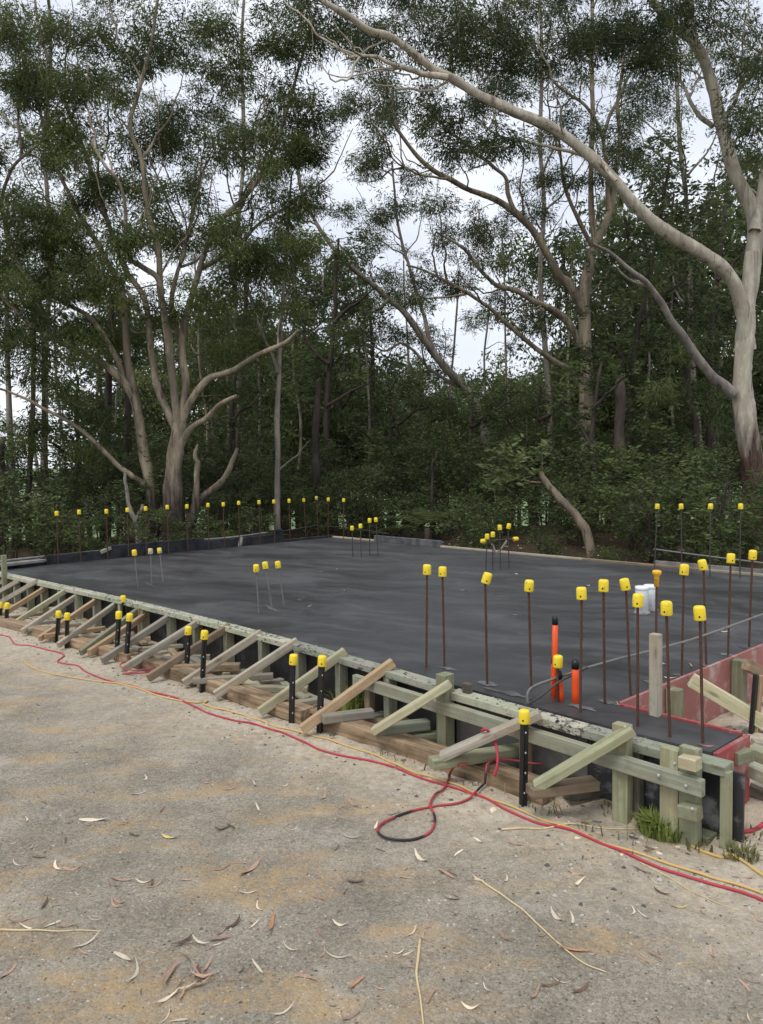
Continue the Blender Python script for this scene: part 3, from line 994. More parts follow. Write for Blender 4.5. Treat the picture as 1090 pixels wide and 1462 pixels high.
def starter(base_px, cap_px, label, group, z=SLAB_Z, mat=RUST, r=.006, tilt=None, base=None, cap=CAP_ME, sunk=.05, name='starter_bar', cat='starter bar', tilt_dir=None):
    p0 = at(*base_px, z) if base is None else base
    top = atd(*cap_px, p0[1] + (random.uniform(-.03, .03)))
    d = top - p0
    L = np.linalg.norm(d); dn = d / L
    root = empty(name, p0, label, cat, group)
    x, y, zz = frame_from(np.cross((0, 1, 0), dn) if abs(dn[1]) < .9 else (1, 0, 0), dn)
    x = np.cross((0, 1, 0.01), dn); x /= np.linalg.norm(x); y = np.cross(dn, x)
    mt = mat4(p0 - dn * sunk, x, y, dn)
    o = link_mesh('bar', bar_mesh(mat, r), root, mt @ Matrix.Diagonal((1, 1, L + sunk - .012, 1)))
    if cap is not None:
        t = random.uniform(-.09, .09) if tilt is None else tilt
        tl = Matrix.Rotation(t, 4, Vector((0, 1, 0))) @ Matrix.Rotation(random.uniform(-.06, .06), 4, 'X') @ Matrix.Rotation(random.uniform(-.5, .5), 4, 'Z')
        c = link_mesh('safety_cap', cap, root, Matrix.Translation(top - dn * .028) @ tl @ (mat4((0, 0, 0), x, y, dn)))
    return root


ORD = ['first', 'second', 'third', 'fourth', 'fifth', 'sixth', 'seventh', 'eighth', 'ninth', 'tenth', 'eleventh', 'twelfth', 'thirteenth', 'fourteenth', 'fifteenth', 'sixteenth', 'seventeenth']
G1 = 'capped starter bars along the near slab edge'
for (cx, cy), (bx, by), t, cm, lab in [
    ((610, 813), (609, 953), 0, CAP_ME, 'rusty starter bar with yellow cap, first of the close pair behind the tall post'),
    ((632, 816), (635, 951), .02, CAP_ME, 'rusty starter bar with yellow cap, second of the close pair behind the tall post'),
    ((693, 825), (696, 978), .30, CAP_ME, 'rusty starter bar whose yellow cap tips sharply sideways, beside the close pair'),
    ((755, 836), (759, 984), .08, CAP_ME, 'rusty starter bar with yellow cap between the tipped cap and the orange conduits'),
    ((831, 847), (829, 1017), -.05, CAP_ME, 'rusty starter bar with yellow cap rising beside the short orange conduit'),
    ((862, 836), (864, 1005), .05, CAP_ME, 'rusty starter bar with yellow cap, nearer the conduits of two before the white pipes'),
    ((894, 834), (901, 993), -.14, CAP_ME, 'leaning rusty starter bar whose cap tips back just before the white pipes'),
    ((911, 857), (911, 1037), .05, CAP_ME, 'short starter bar whose yellow cap overlaps the foot of the white pipes'),
    ((952, 868), (957, 1052), 0, CAP_ME, 'rusty starter bar with yellow cap just in front of the tall timber stake'),
    ((1000, 875), (1004, 1061), -.06, CAP_ME, 'rusty starter bar with yellow cap nearest the red plywood end of the slab'),
]:
    starter((bx, by), (cx, cy), lab, G1, tilt=t, cap=cm)
G2 = 'capped starter bars along the pink formwork'
for (cx, cy), (bx, by), t, cm, lab in [
    ((938, 821), (937, 977), 0, CAP_ME_A, 'starter bar with narrow amber flared cap beside the white pipes'),
    ((977, 813), (974, 966), .04, CAP_ME, 'starter bar with dull yellow cap between the amber cap and the tilted cap'),
    ((1005, 806), (1009, 950), -.2, CAP_ME, 'leaning starter bar with tilted yellow cap above the pink plywood'),
    ((1044, 797), (1040, 936), .03, CAP_ME, 'upright starter bar by the pink plywood, second from its far end'),
    ((1075, 792), (1070, 925), .02, CAP_ME, 'upright starter bar farthest along the pink plywood'),
]:
    starter((bx, by), (cx, cy), lab, G2, tilt=t, cap=cm)
G3 = 'capped starter bars along the slab edge by the bushes'
for k, ((cx, cy), (bx, by)) in enumerate([((939, 723), (935, 813)), ((973, 723), (974, 816)), ((1015, 723), (1014, 823)), ((1058, 723), (1057, 826))]):
    starter((bx, by), (cx, cy), f'thin bar with yellow cap, {ORD[k]} in the short row standing against the dark bushes', G3, tilt=0, mat=STEEL_DARK)
G4 = 'starter bars in the cluster with sideways caps'
for k, ((cx, cy), (bx, by), cm, lab) in enumerate([
    ((696, 766), (694, 816), CAP_ME_G, 'short bar with grey stained cap in the cluster with the crossbar'),
    ((704, 763), (704, 814), CAP_ME, 'short bar with yellow cap just beside the grey stained cap'),
    ((714, 753), (715, 813), CAP_ME, 'taller bar with upright yellow cap in the crossbar cluster'),
    ((726, 751), (727, 811), CAP_ME, 'tallest bar of the crossbar cluster, its yellow cap tipped')]):
    starter((bx, by), (cx, cy), lab, G4, tilt=.2 if k == 3 else 0, mat=STEEL_DARK)
G5 = 'starter bars in the three bar cluster before the black upstand'
for (cx, cy), (bx, by), cm, lab in [((192, 789), (197, 838), CAP_ME, 'thin bar with clean yellow cap standing apart in the cluster before the black upstand'),
                                    ((215, 787), (217, 835), CAP_ME_G, 'thin bar with grey stained cap, middle of the cluster before the black upstand'),
                                    ((228, 786), (233, 830), CAP_ME_G, 'leaning thin bar with stained cap next to the middle one of its cluster')]:
    starter((bx, by), (cx, cy), lab, G5, tilt=0, cap=cm, mat=STEEL_GREY)
G6 = 'starter bars in the leaning trio on the open slab'
for (cx, cy), (bx, by), lab in [((366, 811), (370, 876), 'straightest bar of the leaning trio on the open slab'),
                                ((379, 807), (389, 872), 'middle bar of the leaning trio on the open slab, its cap highest'),
                                ((397, 806), (406, 864), 'most slanted bar of the leaning trio on the open slab')]:
    starter((bx, by), (cx, cy), lab, G6, tilt=0, mat=STEEL_GREY)
G7 = 'starter bars in the four bar cluster at the far corner'
for (cx, cy), (bx, by), lab in [((503, 754), (504, 795), 'lowest capped bar of the four bar cluster near the far corner'),
                                ((515, 751), (516, 796), 'second lowest bar of the four bar cluster near the far corner'),
                                ((528, 743), (528, 793), 'first of the two tall bars in the four bar cluster near the far corner'),
                                ((537, 742), (540, 792), 'last of the two tall bars in the four bar cluster, by the grey edge board')]:
    starter((bx, by), (cx, cy), lab, G7, tilt=0, mat=STEEL_DARK)
G8 = 'capped starter bars along the black upstand'
row = [(81, 733), (113, 731), (152, 730), (182, 728), (208, 726), (239, 724), (267, 723), (297, 721), (319, 720), (341, 718), (370, 717), (391, 716), (413, 715), (434, 714), (452, 711), (469, 713), (491, 714)]
for k, (cx, cy) in enumerate(row):
    if k < 13:
        p = at_u(cx + 2, 795, UL - .06)
    else:
        p = atv(cx + (3 if k < 15 else 0), 772, VB - .08)
    p = np.array([p[0], p[1], SLAB_Z])
    starter(None, (cx, cy), f'thin rusty bar with yellow cap, {ORD[k]} along the black upstand from the timber post', G8, tilt=0, mat=RUST, base=p, cap=CAP_ME_G if k == 14 else CAP_ME)

# star pickets
def picket_mesh():
    pts = []
    R, t = .0185, .0033
    for k in range(3):
        a = 2 * math.pi * k / 3 + .5
        d = np.array([math.cos(a), math.sin(a)]); n = np.array([-d[1], d[0]])
        nxt = a + 2 * math.pi / 6 * 1
        pts += [d * R - n * t, d * R + n * t]
        m = a + math.pi / 3
        pts.append(np.array([math.cos(m), math.sin(m)]) * t * 1.9)
    n = len(pts)
    v = [(p[0], p[1], z) for z in (0, 1) for p in pts]
    f = [(i, (i + 1) % n, n + (i + 1) % n, n + i) for i in range(n)] + [tuple(range(n - 1, -1, -1)), tuple(range(n, 2 * n))]
    return mesh_np('post', v, f, [PICKET_B], False)


PICK_ME = picket_mesh()


def hole_me():
    v = [(.0035 * math.cos(a), 0, .0045 * math.sin(a)) for a in np.linspace(0, 2 * math.pi, 8, endpoint=False)]
    v += [(x * 1.0, .002, z) for x, y, z in v]
    f = [tuple(range(8)), tuple(range(15, 7, -1))] + [(i, (i + 1) % 8, 8 + (i + 1) % 8, 8 + i) for i in range(8)]
    return mesh_np('bolt_hole', v, f, [PICKET_HOLE])


HOLE_ME = hole_me()


def picket(cap_px, base_px, label, cap=True, z=None):
    p0 = at(*base_px, 0.0)
    g = gz(p0) if z is None else z
    p0 = at(*base_px, g)
    top = atd(cap_px[0], cap_px[1], p0[1])
    d = top - p0; L = np.linalg.norm(d); dn = d / L
    root = empty('star_picket', p0, label, 'star picket', 'black star pickets along the driveway edge')
    x = np.cross((0, 1, 0.01), dn); x /= np.linalg.norm(x); y = np.cross(dn, x)
    rz = random.uniform(-.5, .5)
    mt = mat4(p0 - dn * .12, x, y, dn)
    po = link_mesh('post', PICK_ME, root, mt @ Matrix.Rotation(rz, 4, 'Z') @ Matrix.Diagonal((1, 1, L + .10, 1)))
    if p0[1] < 6:
        for zz in np.arange(.06, L - .06, .085):
            link_mesh('bolt_hole', HOLE_ME, root, mat4(p0 + dn * zz + x * random.uniform(-.002, .002), x, y, dn) @ Matrix.Translation((.004, -.0185, 0)))
    if cap:
        link_mesh('safety_cap', CAP_ME, root, mat4(top - dn * .034, x, y, dn) @ Matrix.Rotation(random.uniform(-.06, .06), 4, 'Y') @ Matrix.Rotation(random.uniform(-.4, .4), 4, 'Z') @ Matrix.Scale(1.02, 4))
    return root


for c, b, lab in [((749, 1021), (747, 1150), 'black star picket with yellow cap, nearest the camera, by the sleeper end'),
                  ((460, 942), (457, 1046), 'black star picket with yellow cap touching the raw brown brace foot'),
                  ((419, 940), (417, 1032), 'black star picket with yellow cap at the end of the middle sleeper'),
                  ((292, 905), (288, 988), 'black star picket with yellow cap standing where the middle sleeper starts'),
                  ((269, 899), (267, 966), 'black star picket with yellow cap just behind the dark brown brace'),
                  ((185, 880), (180, 947), 'leaning star picket of the middle pair, nearer the coiled red cord'),
                  ((170, 877), (166, 943), 'upright star picket of the middle pair, farther from the coiled red cord'),
                  ((96, 879), (95, 925), 'nearer one of the short picket pair on the sand'),
                  ((84, 876), (81, 917), 'slightly leaning far one of the short picket pair on the sand'),
                  ((10, 864), (9, 893), 'small picket at the end of the row, cap before the tan brace'),
                  ((1, 863), (0, 890), 'farthest small picket of the row, partly cut by the picture edge')]:
    picket(c, b, lab)
pp = at(178, 915, .0)
picket((176, 854), (177, 912), 'picket standing behind the twin braces close to the panel')
# picket pair outside the formwork with yellow cap on a sleeve
starter((795, 1092), (797, 944), 'rusty bar outside the formwork with tilted dirty yellow cap over a black sleeve', 'bars outside the formwork', z=0.0, r=.0065, tilt=.0)
pz = at(1073, 1052, .05)
pk2 = empty('steel_post', pz, 'uncapped black steel post with timber strip standing in the pit', 'post')
top_ = atd(1080, 963, pz[1])
beam('flat', pz, top_, .02, .03, PICKET_B, pk2, up=V)
beam('strip', pz + np.array([.028, .01, -.05]), top_ + np.array([.028, .01, -.01]), .018, .03, T_TAN, pk2, up=V)

# orange conduits
def conduit(base_px, top_px, r, label, tape=.035):
    p0 = at(*base_px, SLAB_Z); top = atd(*top_px, p0[1])
    root = empty('orange_conduit', p0, label, 'conduit', 'orange conduits standing in the slab')
    pts = [p0 + (top - p0) * t for t in (-.1, .3, .6, 1)]
    link_mesh('pipe', tube_mesh('pipe', [q - p0 for q in pts], r, ORANGE, 14), root, Matrix.Translation(p0))
    d = (top - p0) / np.linalg.norm(top - p0)
    link_mesh('tape_end', tube_mesh('tape_end', [d * (-tape * .75), d * 0, d * (tape * .4)], [r * 1.06, r * 1.08, r * .92], TAPE, 14), root, Matrix.Translation(top))
    return root


conduit((792, 997), (793, 884), .0135, 'tall orange conduit taped black at its end')
conduit((802, 1001), (799, 962), .0125, 'low orange conduit hidden behind the dirty yellow cap')
conduit((789, 992), (790, 940), .008, 'slim orange conduit tight behind the tall conduit')
conduit((822, 1005), (822, 947), .0165, 'short stout orange conduit beside the tall one')
# white pipes
def white_pipe(base_px, top_px, label, r=.05):
    p0 = at(*base_px, SLAB_Z); h = atd(*top_px, p0[1])[2] - SLAB_Z
    root = empty('white_pipe', p0, label, 'pipe', 'white drainage pipes standing in the slab')
    v, f = lathe([(r, -.02), (r, h * .86), (r * 1.0, h * .862), (r * 1.05, h * .87), (r * 1.05, h * .985), (r * .98, h)], 28)
    link_mesh('pipe', mesh_np('pipe', v, f, PVC_W, True), root, Matrix.Translation(p0))
    v, f = lathe([(r * 1.35, -.002), (r * 1.25, .012), (r * 1.02, .022)], 20)
    v = [(x * random.uniform(.85, 1.15), y * random.uniform(.85, 1.15), z) for x, y, z in v]
    link_mesh('mortar_collar', mesh_np('mortar_collar', v, f, CONC_PALE, True), root, Matrix.Translation(p0))
    return root


white_pipe((917, 876), (917, 837), 'nearer white capped drain pipe stub beside the amber capped bar', .047)
white_pipe((929, 872), (929, 835), 'farther white capped drain pipe stub half behind the nearer one', .047)

# loose bars tied across the starters
def bent_bar(name, pts, r, mat, label, per=8, cat='bar'):
    P_ = smooth_path(pts, per)
    return tag(link_mesh(name, tube_mesh(name, P_, r, mat, 8)), label, cat)


u_b = 1.87
q = [at(754, 1000, SLAB_Z - .01), at(754, 985, SLAB_Z + .04), at(762, 978, SLAB_Z + .06), at(800, 965, SLAB_Z + .085), at(865, 945, SLAB_Z + .1)]
line = [atv(754, 1004, 2.92), atv(754, 990, 2.93), atv(763, 980, 2.96), atv(795, 968, 3.05), atv(864, 946, 3.24)]
far1 = at_u(1090, 877, u_b); mid1 = at_u(985, 914, u_b + .01)
bent_bar('tie_bar', line + [mid1, far1, far1 + (far1 - mid1) * .6], .0062, STEEL_GREY, 'long grey steel bar tied across the starter bars by the pink formwork')
bent_bar('tie_bar', [atv(722, 1024, 2.86), atv(770, 996, 2.92), atv(800, 973, 3.02), atv(840, 953, 3.14)], .0055, STEEL_DARK, 'short dark bar crossing under the hooked end of the long grey bar')
c0, c1 = at(694, 816, SLAB_Z), at(727, 811, SLAB_Z)
hb = empty('crossbar', c0 + np.array([0, 0, .36]), 'horizontal bar with sideways yellow caps at both ends across the bar cluster', 'crossbar')
ha, hb_ = atd(690, 772.5, c0[1] - .02), atd(737, 769.5, c1[1] - .02)
link_mesh('bar', tube_mesh('bar', [ha, hb_], .006, STEEL_DARK, 8), hb)
dx = (hb_ - ha) / np.linalg.norm(hb_ - ha)
for p, s in ((ha, -1), (hb_, 1)):
    x, y, z = frame_from((0, 0, 1), dx * s)
    yv = np.cross(dx * s, x)
    link_mesh('safety_cap', CAP_ME, hb, mat4(p - dx * s * .03, x, yv, dx * s))
x0, x1 = at(706, 800, SLAB_Z + .1), at(722, 772, SLAB_Z + .3)
tag(link_mesh('diagonal_stick', tube_mesh('diagonal_stick', [atd(703, 776, c0[1] + .3), atd(708, 790, c0[1] + .3), atd(716, 784, c0[1] + .3), atd(724, 772, c0[1] + .32)], .012, BARK_DEAD, 6)), 'forked grey stick leaning behind the crossbar cluster', 'stick')
bent_bar('rail_bar', [at_u(-30, 806, UL + .09), at_u(20, 799, UL + .09), at_u(147, 786, UL + .09)], .012, CONC_PALE, 'thin pale rail on top of the black upstand near the pale board')
bent_bar('rail_bar', [at_u(165, 783, UL + .09), at_u(268, 772, UL + .09), at_u(330, 767, UL + .09), at_u(383, 760, UL + .09)], .010, CONC_PALE, 'thin pale rail on the black upstand under the gum trunks')
bent_bar('long_bar', [at_u(300, 771, UL + .12), at_u(380, 762, UL + .12), at_u(452, 750, UL + .12)], .006, STEEL_DARK, 'long dark bar running from upstand to the far corner')
bent_bar('long_bar', [atv(452, 750, VB + .1), atv(500, 754, VB + .08), atv(556, 762, VB + .05)], .006, STEEL_DARK, 'dark bar running from the far corner past the four bar cluster')
bent_bar('long_bar', [atv(934, 784, VB + .02), atv(1010, 794, VB + .02), atv(1100, 805, VB + .02)], .0085, STEEL_GREY, 'grey bar tied along the row of thin bars against the bushes')

# ------------------------------------------------------------------ hoses and cords
def on_ground(pts, r, per=6, lift=None):
    P_ = smooth_path([at(x, y, .01) for x, y in pts], per)
    for q in range(len(P_)):
        P_[q, 2] = gz(P_[q]) + r * .9
    if lift is not None:
        P_[:, 2] += lift
    return P_


red = [(-20, 900), (0, 906), (13, 909), (22, 919), (43, 921), (67, 927), (87, 931), (91, 936), (82, 943), (92, 946), (110, 949), (124, 959), (161, 973), (188, 978), (208, 985), (234, 991), (252, 996), (277, 1007), (313, 1022), (360, 1032),
       (393, 1041), (429, 1055), (459, 1068), (500, 1079), (555, 1092), (610, 1110), (654, 1123), (693, 1135), (720, 1150), (761, 1167), (800, 1179), (845, 1197), (900, 1220), (955, 1241), (1024, 1261), (1090, 1284), (1150, 1310)]
tag(link_mesh('red_hose', tube_mesh('red_hose', on_ground(red, .0052), .0052, HOSE_R, 8)), 'long red hose running the length of the driveway beside the sleepers', 'hose')
tan = [(33, 944), (50, 954), (84, 963), (134, 971), (174, 976), (201, 983), (234, 995), (269, 1001), (285, 1002), (296, 1000), (291, 1004), (300, 1007), (333, 1016), (379, 1030), (401, 1038), (443, 1047), (478, 1058), (500, 1065), (541, 1080), (582, 1097),
       (618, 1106), (654, 1118), (687, 1132), (726, 1145), (756, 1157), (790, 1171), (831, 1190), (881, 1209), (928, 1222), (983, 1241), (1038, 1257), (1090, 1275), (1150, 1296)]
tag(link_mesh('tan_cord', tube_mesh('tan_cord', on_ground(tan, .005), .0048, CORD_T, 8)), 'yellowish tan cord running beside the long red hose', 'cord')
c6 = lambda pts: [(500 + x / 3.633, 930 + y / 3.633) for x, y in pts]
loop = c6([(1000, 672), (950, 672), (880, 662), (770, 655), (700, 690), (640, 740), (560, 775), (440, 790), (300, 825), (180, 880), (142, 920), (160, 955), (220, 972), (330, 965), (410, 930), (440, 880), (432, 830), (415, 790), (440, 740), (490, 700), (515, 640)])
L1 = on_ground(loop, .006)
nl = len(L1)
for k in range(nl):
    v_here = float(L1[k] @ V)
    if k < nl * .25: L1[k, 2] = max(L1[k, 2], .0075 + (.08 if v_here > 2.60 else 0))
L1[:, 2] += .006 * np.sin(np.linspace(0, 9, nl)) ** 2
tail = [at(515 / 3.633 + 500, 930 + 640 / 3.633, .01), at(648, 1096, .06), at(655, 1093, .085), at(668, 1091, .09)]
P_ = np.vstack([L1[:-1], smooth_path(tail, 5)])
tag(link_mesh('looped_hose', tube_mesh('looped_hose', P_, .0052, HOSE_MIX, 8)), 'red and black hose thrown in a loop on the driveway', 'hose')
hang = [at(688, 1044, .235), at(693, 1041, .255), at(700, 1047, .235), atv(708, 1062, 2.62), atv(711, 1080, 2.60), atv(710, 1095, 2.585), atv(706, 1108, 2.57)]
tag(link_mesh('hanging_hose', tube_mesh('hanging_hose', smooth_path(hang, 6), .0065, HOSE_R, 8)), 'length of red hose draped over the grey brace', 'hose')
coil = [(175, 962), (190, 963), (215, 960), (232, 950), (205, 946), (180, 950), (172, 958), (190, 966), (225, 962)]
P_ = on_ground(coil, .005); P_[:, 2] += np.linspace(.0, .05, len(P_))
tag(link_mesh('coiled_cord', tube_mesh('coiled_cord', P_, .005, HOSE_R, 6)), 'thin red cord coiled under the dark brown brace', 'cord')
coil2 = [(612, 1062), (606, 1068), (612, 1076), (625, 1080), (640, 1077), (634, 1067), (618, 1064)]
P_ = on_ground(coil2, .005); P_[:, 2] += .012
tag(link_mesh('coiled_cord', tube_mesh('coiled_cord', P_, .005, HOSE_MIX, 6)), 'small coil of red cord between the tall post and grey brace', 'cord')
tag(link_mesh('red_hose', tube_mesh('red_hose', on_ground([(1010, 1180), (1040, 1184), (1070, 1183), (1100, 1175)], .008), .008, HOSE_R, 8)), 'stub of red hose passing under the black end panel', 'hose')
for pts, r, m, lab in [
    ([(978, 1191), (1000, 1202), (1040, 1216), (1070, 1232), (1100, 1252)], .006, CORD_T, 'tan cord curving across the sand below the grass tuft'),
    ([(717, 1182), (785, 1177), (845, 1174), (921, 1172)], .004, BARK_STRIP, 'long straight straw stalk lying on the sand by the sleeper end'),
    ([(678, 1252), (688, 1254), (695, 1260), (720, 1277), (745, 1295), (770, 1318), (805, 1350), (835, 1372), (866, 1384)], .0035, BARK_STRIP, 'cream bark ribbon with curled head, lying across the driveway middle'),
    ([(600, 1340), (597, 1370), (595, 1390), (600, 1420), (606, 1470)], .004, BARK_STRIP, 'upright lying cream twig near the driveway bottom edge'),
    ([(0, 1326), (40, 1326), (75, 1327), (110, 1324), (145, 1326)], .003, BARK_STRIP, 'straight pale twig beside the pink leaf at the frame edge'),
    ([(915, 1229), (960, 1250), (1000, 1272), (1055, 1296)], .0022, BARK_STRIP, 'thin curved straw lying below the red hose'),
]:
    P_ = on_ground(pts, r)
    rr = np.full(len(P_), r) * np.linspace(1.15, .55, len(P_)) if m is BARK_STRIP else np.full(len(P_), r)
    nm = 'tan_cord' if m is CORD_T else 'bark_strip'
    tag(link_mesh(nm, tube_mesh(nm, P_, rr, m, 6)), lab, 'cord' if m is CORD_T else 'bark strip')

# ------------------------------------------------------------------ fallen leaves on the driveway and slab
def dead_leaf_mat(name, a, b):
    m = M(name, .75, .25)
    loc, rnd = m.rand_loc()
    n = m.noise(m.coord('Object', (1, 3, 1), loc), 5, 4, .6)
    c = m.ramp(n, [(.3, a), (.7, b)])
    t = m.ramp(rnd, [(0, (.7, .7, .72)), (1, (1.2, 1.16, 1.1))])
    m.color(m.mix(1.0, c, t, 'MULTIPLY'))
    return m.m


DL = {'p': dead_leaf_mat('pink_brown_leaf', (.32, .19, .135), (.46, .33, .25)), 'c': dead_leaf_mat('cream_leaf', (.56, .48, .36), (.68, .61, .49)),
      'b': dead_leaf_mat('dark_brown_leaf', (.10, .065, .05), (.19, .125, .09)), 'o': dead_leaf_mat('orange_leaf', (.38, .18, .10), (.48, .27, .16)),
      'y': dead_leaf_mat('yellow_leaf', (.45, .36, .10), (.50, .43, .18))}
LEAF_LAB = {'p': 'dry pinkish brown gum leaf lying curled on the driveway', 'c': 'bleached cream gum leaf lying on the driveway', 'b': 'dark brown curled gum leaf on the driveway',
            'o': 'orange tinted dry gum leaf on the driveway', 'y': 'yellowing gum leaf lying on the driveway'}


def leaf_mesh(mat, seed):
    r2 = np.random.default_rng(seed)
    n = 7
    bend = r2.uniform(-.8, .8); lift = r2.uniform(.03, .22); cup = r2.uniform(.2, .9) * r2.choice([1, -1]); tw = r2.uniform(-1.6, 1.6)
    wid = r2.uniform(.045, .10)
    vs, fs = [], []
    for i in range(n):
        t = i / (n - 1)
        w = wid * (math.sin(math.pi * min(1, t * .92 + .06)) ** .75) * (1 if t < .5 else 1.05 - .3 * t)
        x = t - .5
        y = bend * (t - .5) ** 2
        z = lift * (2 * t - 1) ** 2 * r2.uniform(.8, 1.2)
        ca, sa = math.cos(tw * (t - .5)), math.sin(tw * (t - .5))
        for s in (-1, 0, 1):
            yy = s * w; zz = abs(s) * w * cup * .5
            vs.append((x, y + yy * ca - zz * sa, z + yy * sa + zz * ca))
    zmin = min(v[2] for v in vs)
    vs = [(a, b, c - zmin + .003) for a, b, c in vs]
    for i in range(n - 1):
        for s in range(2):
            a = i * 3 + s
            fs.append((a, a + 1, a + 4, a + 3))
    return mesh_np('fallen_leaf', vs, fs, mat, True)


LEAVES = {k: [leaf_mesh(m, 10 * i + j) for j in range(6)] for i, (k, m) in enumerate(DL.items())}
LG = 'dry gum leaves scattered on the driveway'
n_leaf = 0


def put_leaf(p, L, ang, col, label=None, group=LG, wscale=1.0):
    me = random.choice(LEAVES[col])
    tlt = Matrix.Rotation(random.uniform(-.12, .12), 4, 'X')
    o = link_mesh('fallen_leaf', me, None, Matrix.Translation(p) @ Matrix.Rotation(ang, 4, 'Z') @ tlt @ Matrix.Diagonal((L, L * wscale, L, 1)))
    if not label:
        v_ = float(p @ V)
        lp = at(585, 1160, 0)
        label = LEAF_LAB[col] + (' around the looped hose' if math.hypot(p[0] - lp[0], p[1] - lp[1]) < .45 else ' near the sandy formwork edge' if v_ > 1.95 else ' in its open middle' if p[1] > 2.3 else ' below the loose leaf heap' if p[0] < 0 else ' around the cream bark ribbon')
    return tag(o, label, 'leaf', group)


LL = [(376, 152, 420, 142, 'c'), (232, 224, 316, 219, 'c'), (192, 216, 228, 205, 'p'), (620, 255, 662, 238, 'b'), (460, 272, 512, 277, 'y'), (80, 310, 98, 296, 'c'), (124, 320, 146, 300, 'p'), (28, 346, 72, 360, 'c'), (150, 348, 168, 372, 'c'), (178, 358, 206, 366, 'p'),
      (313, 390, 376, 396, 'p'), (306, 404, 348, 412, 'p'), (388, 404, 440, 398, 'c'), (420, 420, 466, 402, 'p'), (515, 394, 548, 396, 'p'), (612, 372, 662, 350, 'p'), (690, 384, 746, 340, 'p'), (672, 344, 710, 345, 'p'), (246, 434, 270, 442, 'p'), (312, 456, 342, 476, 'p'),
      (320, 452, 364, 462, 'p'), (250, 505, 288, 510, 'c'), (345, 503, 358, 488, 'p'), (200, 600, 290, 556, 'c'), (120, 480, 140, 450, 'b'), (148, 470, 182, 466, 'p'), (25, 522, 95, 505, 'p'), (158, 530, 228, 520, 'p'), (336, 605, 384, 630, 'c'), (378, 692, 404, 628, 'c'),
      (618, 556, 652, 528, 'p'), (650, 540, 692, 506, 'b'), (770, 548, 782, 490, 'o'), (846, 486, 876, 490, 'p'), (728, 460, 744, 486, 'c'), (896, 438, 934, 452, 'p'), (926, 610, 1002, 620, 'c'), (950, 520, 996, 524, 'c'), (976, 800, 1036, 766, 'p'), (776, 792, 844, 758, 'c'),
      (728, 630, 758, 668, 'c'), (684, 660, 698, 642, 'b'), (710, 655, 718, 676, 'p'), (958, 660, 980, 664, 'p'), (995, 168, 1026, 188, 'p'), (832, 250, 854, 238, 'c'), (974, 268, 1030, 276, 'c'), (988, 400, 1046, 398, 'b'), (455, 202, 470, 185, 'b'), (605, 198, 612, 182, 'p'), (735, 178, 742, 198, 'c')]
PILE = [(504, 582, 556, 556, 'b'), (545, 568, 592, 588, 'c'), (590, 572, 662, 560, 'p'), (600, 586, 638, 574, 'c'), (462, 700, 506, 632, 'p'), (574, 668, 606, 624, 'p'), (500, 720, 525, 680, 'b'), (548, 680, 628, 664, 'p'), (532, 708, 606, 690, 'p'), (508, 750, 530, 712, 'p'),
        (526, 612, 550, 638, 'b'), (560, 650, 568, 700, 'b'), (560, 700, 505, 722, 'c'), (490, 585, 560, 572, 'b'), (545, 655, 600, 690, 'p')]
RR = [(354, 290, 414, 302, 'p'), (166, 362, 212, 390, 'p'), (180, 424, 228, 444, 'p'), (260, 385, 290, 390, 'c'), (530, 372, 588, 384, 'p'), (550, 414, 576, 390, 'c'), (444, 556, 474, 552, 'p'), (505, 590, 602, 600, 'o'), (478, 488, 526, 518, 'c'), (718, 356, 772, 378, 'b'),
      (816, 464, 880, 474, 'y'), (905, 470, 925, 494, 'p'), (1000, 384, 1072, 386, 'p'), (328, 490, 340, 480, 'c'), (425, 740, 455, 696, 'p'), (455, 696, 515, 686, 'b'), (490, 676, 540, 688, 'c'), (546, 718, 598, 690, 'b'), (330, 545, 376, 578, 'p'), (50, 384, 85, 390, 'p'),
      (125, 750, 150, 708, 'p'), (130, 535, 150, 515, 'p'), (1028, 680, 1060, 720, 'p'), (1040, 682, 1088, 692, 'p'), (1042, 778, 1060, 804, 'c'), (88, 322, 142, 346, 'c'), (268, 274, 292, 288, 'c'), (355, 400, 362, 382, 'c'), (1060, 485, 1090, 520, 'p'), (450, 312, 500, 316, 'p')]
for lst, ox, lab, grp in ((LL, 0, None, LG), (RR, 545, None, LG), (PILE, 0, 'curled dry leaf in the loose heap of leaves near the bottom of the driveway', 'leaves of the loose heap')):
    for x0, y0, x1, y1, c in lst:
        a = at(ox + x0 / 2, 1060 + y0 / 2, 0); b = at(ox + x1 / 2, 1060 + y1 / 2, 0)
        p = (a + b) / 2; p[2] = gz(p) + (random.uniform(.002, .012) if lab else .001)
        d = b - a
        put_leaf(p, max(.03, np.hypot(d[0], d[1]) * 1.05), math.atan2(d[1], d[0]), c, lab, grp)
for _ in range(150):
    px, py = random.uniform(-10, 1100), 930 + 530 * random.random() ** 1.15
    p = at(px, py, 0)
    if p @ V > 2.42: continue
    p[2] = gz(p) + .001
    put_leaf(p, random.uniform(.025, .07), random.uniform(0, 6.28), random.choices('pcbo', (5, 4, 3, 1))[0], wscale=random.uniform(.7, 1.3))
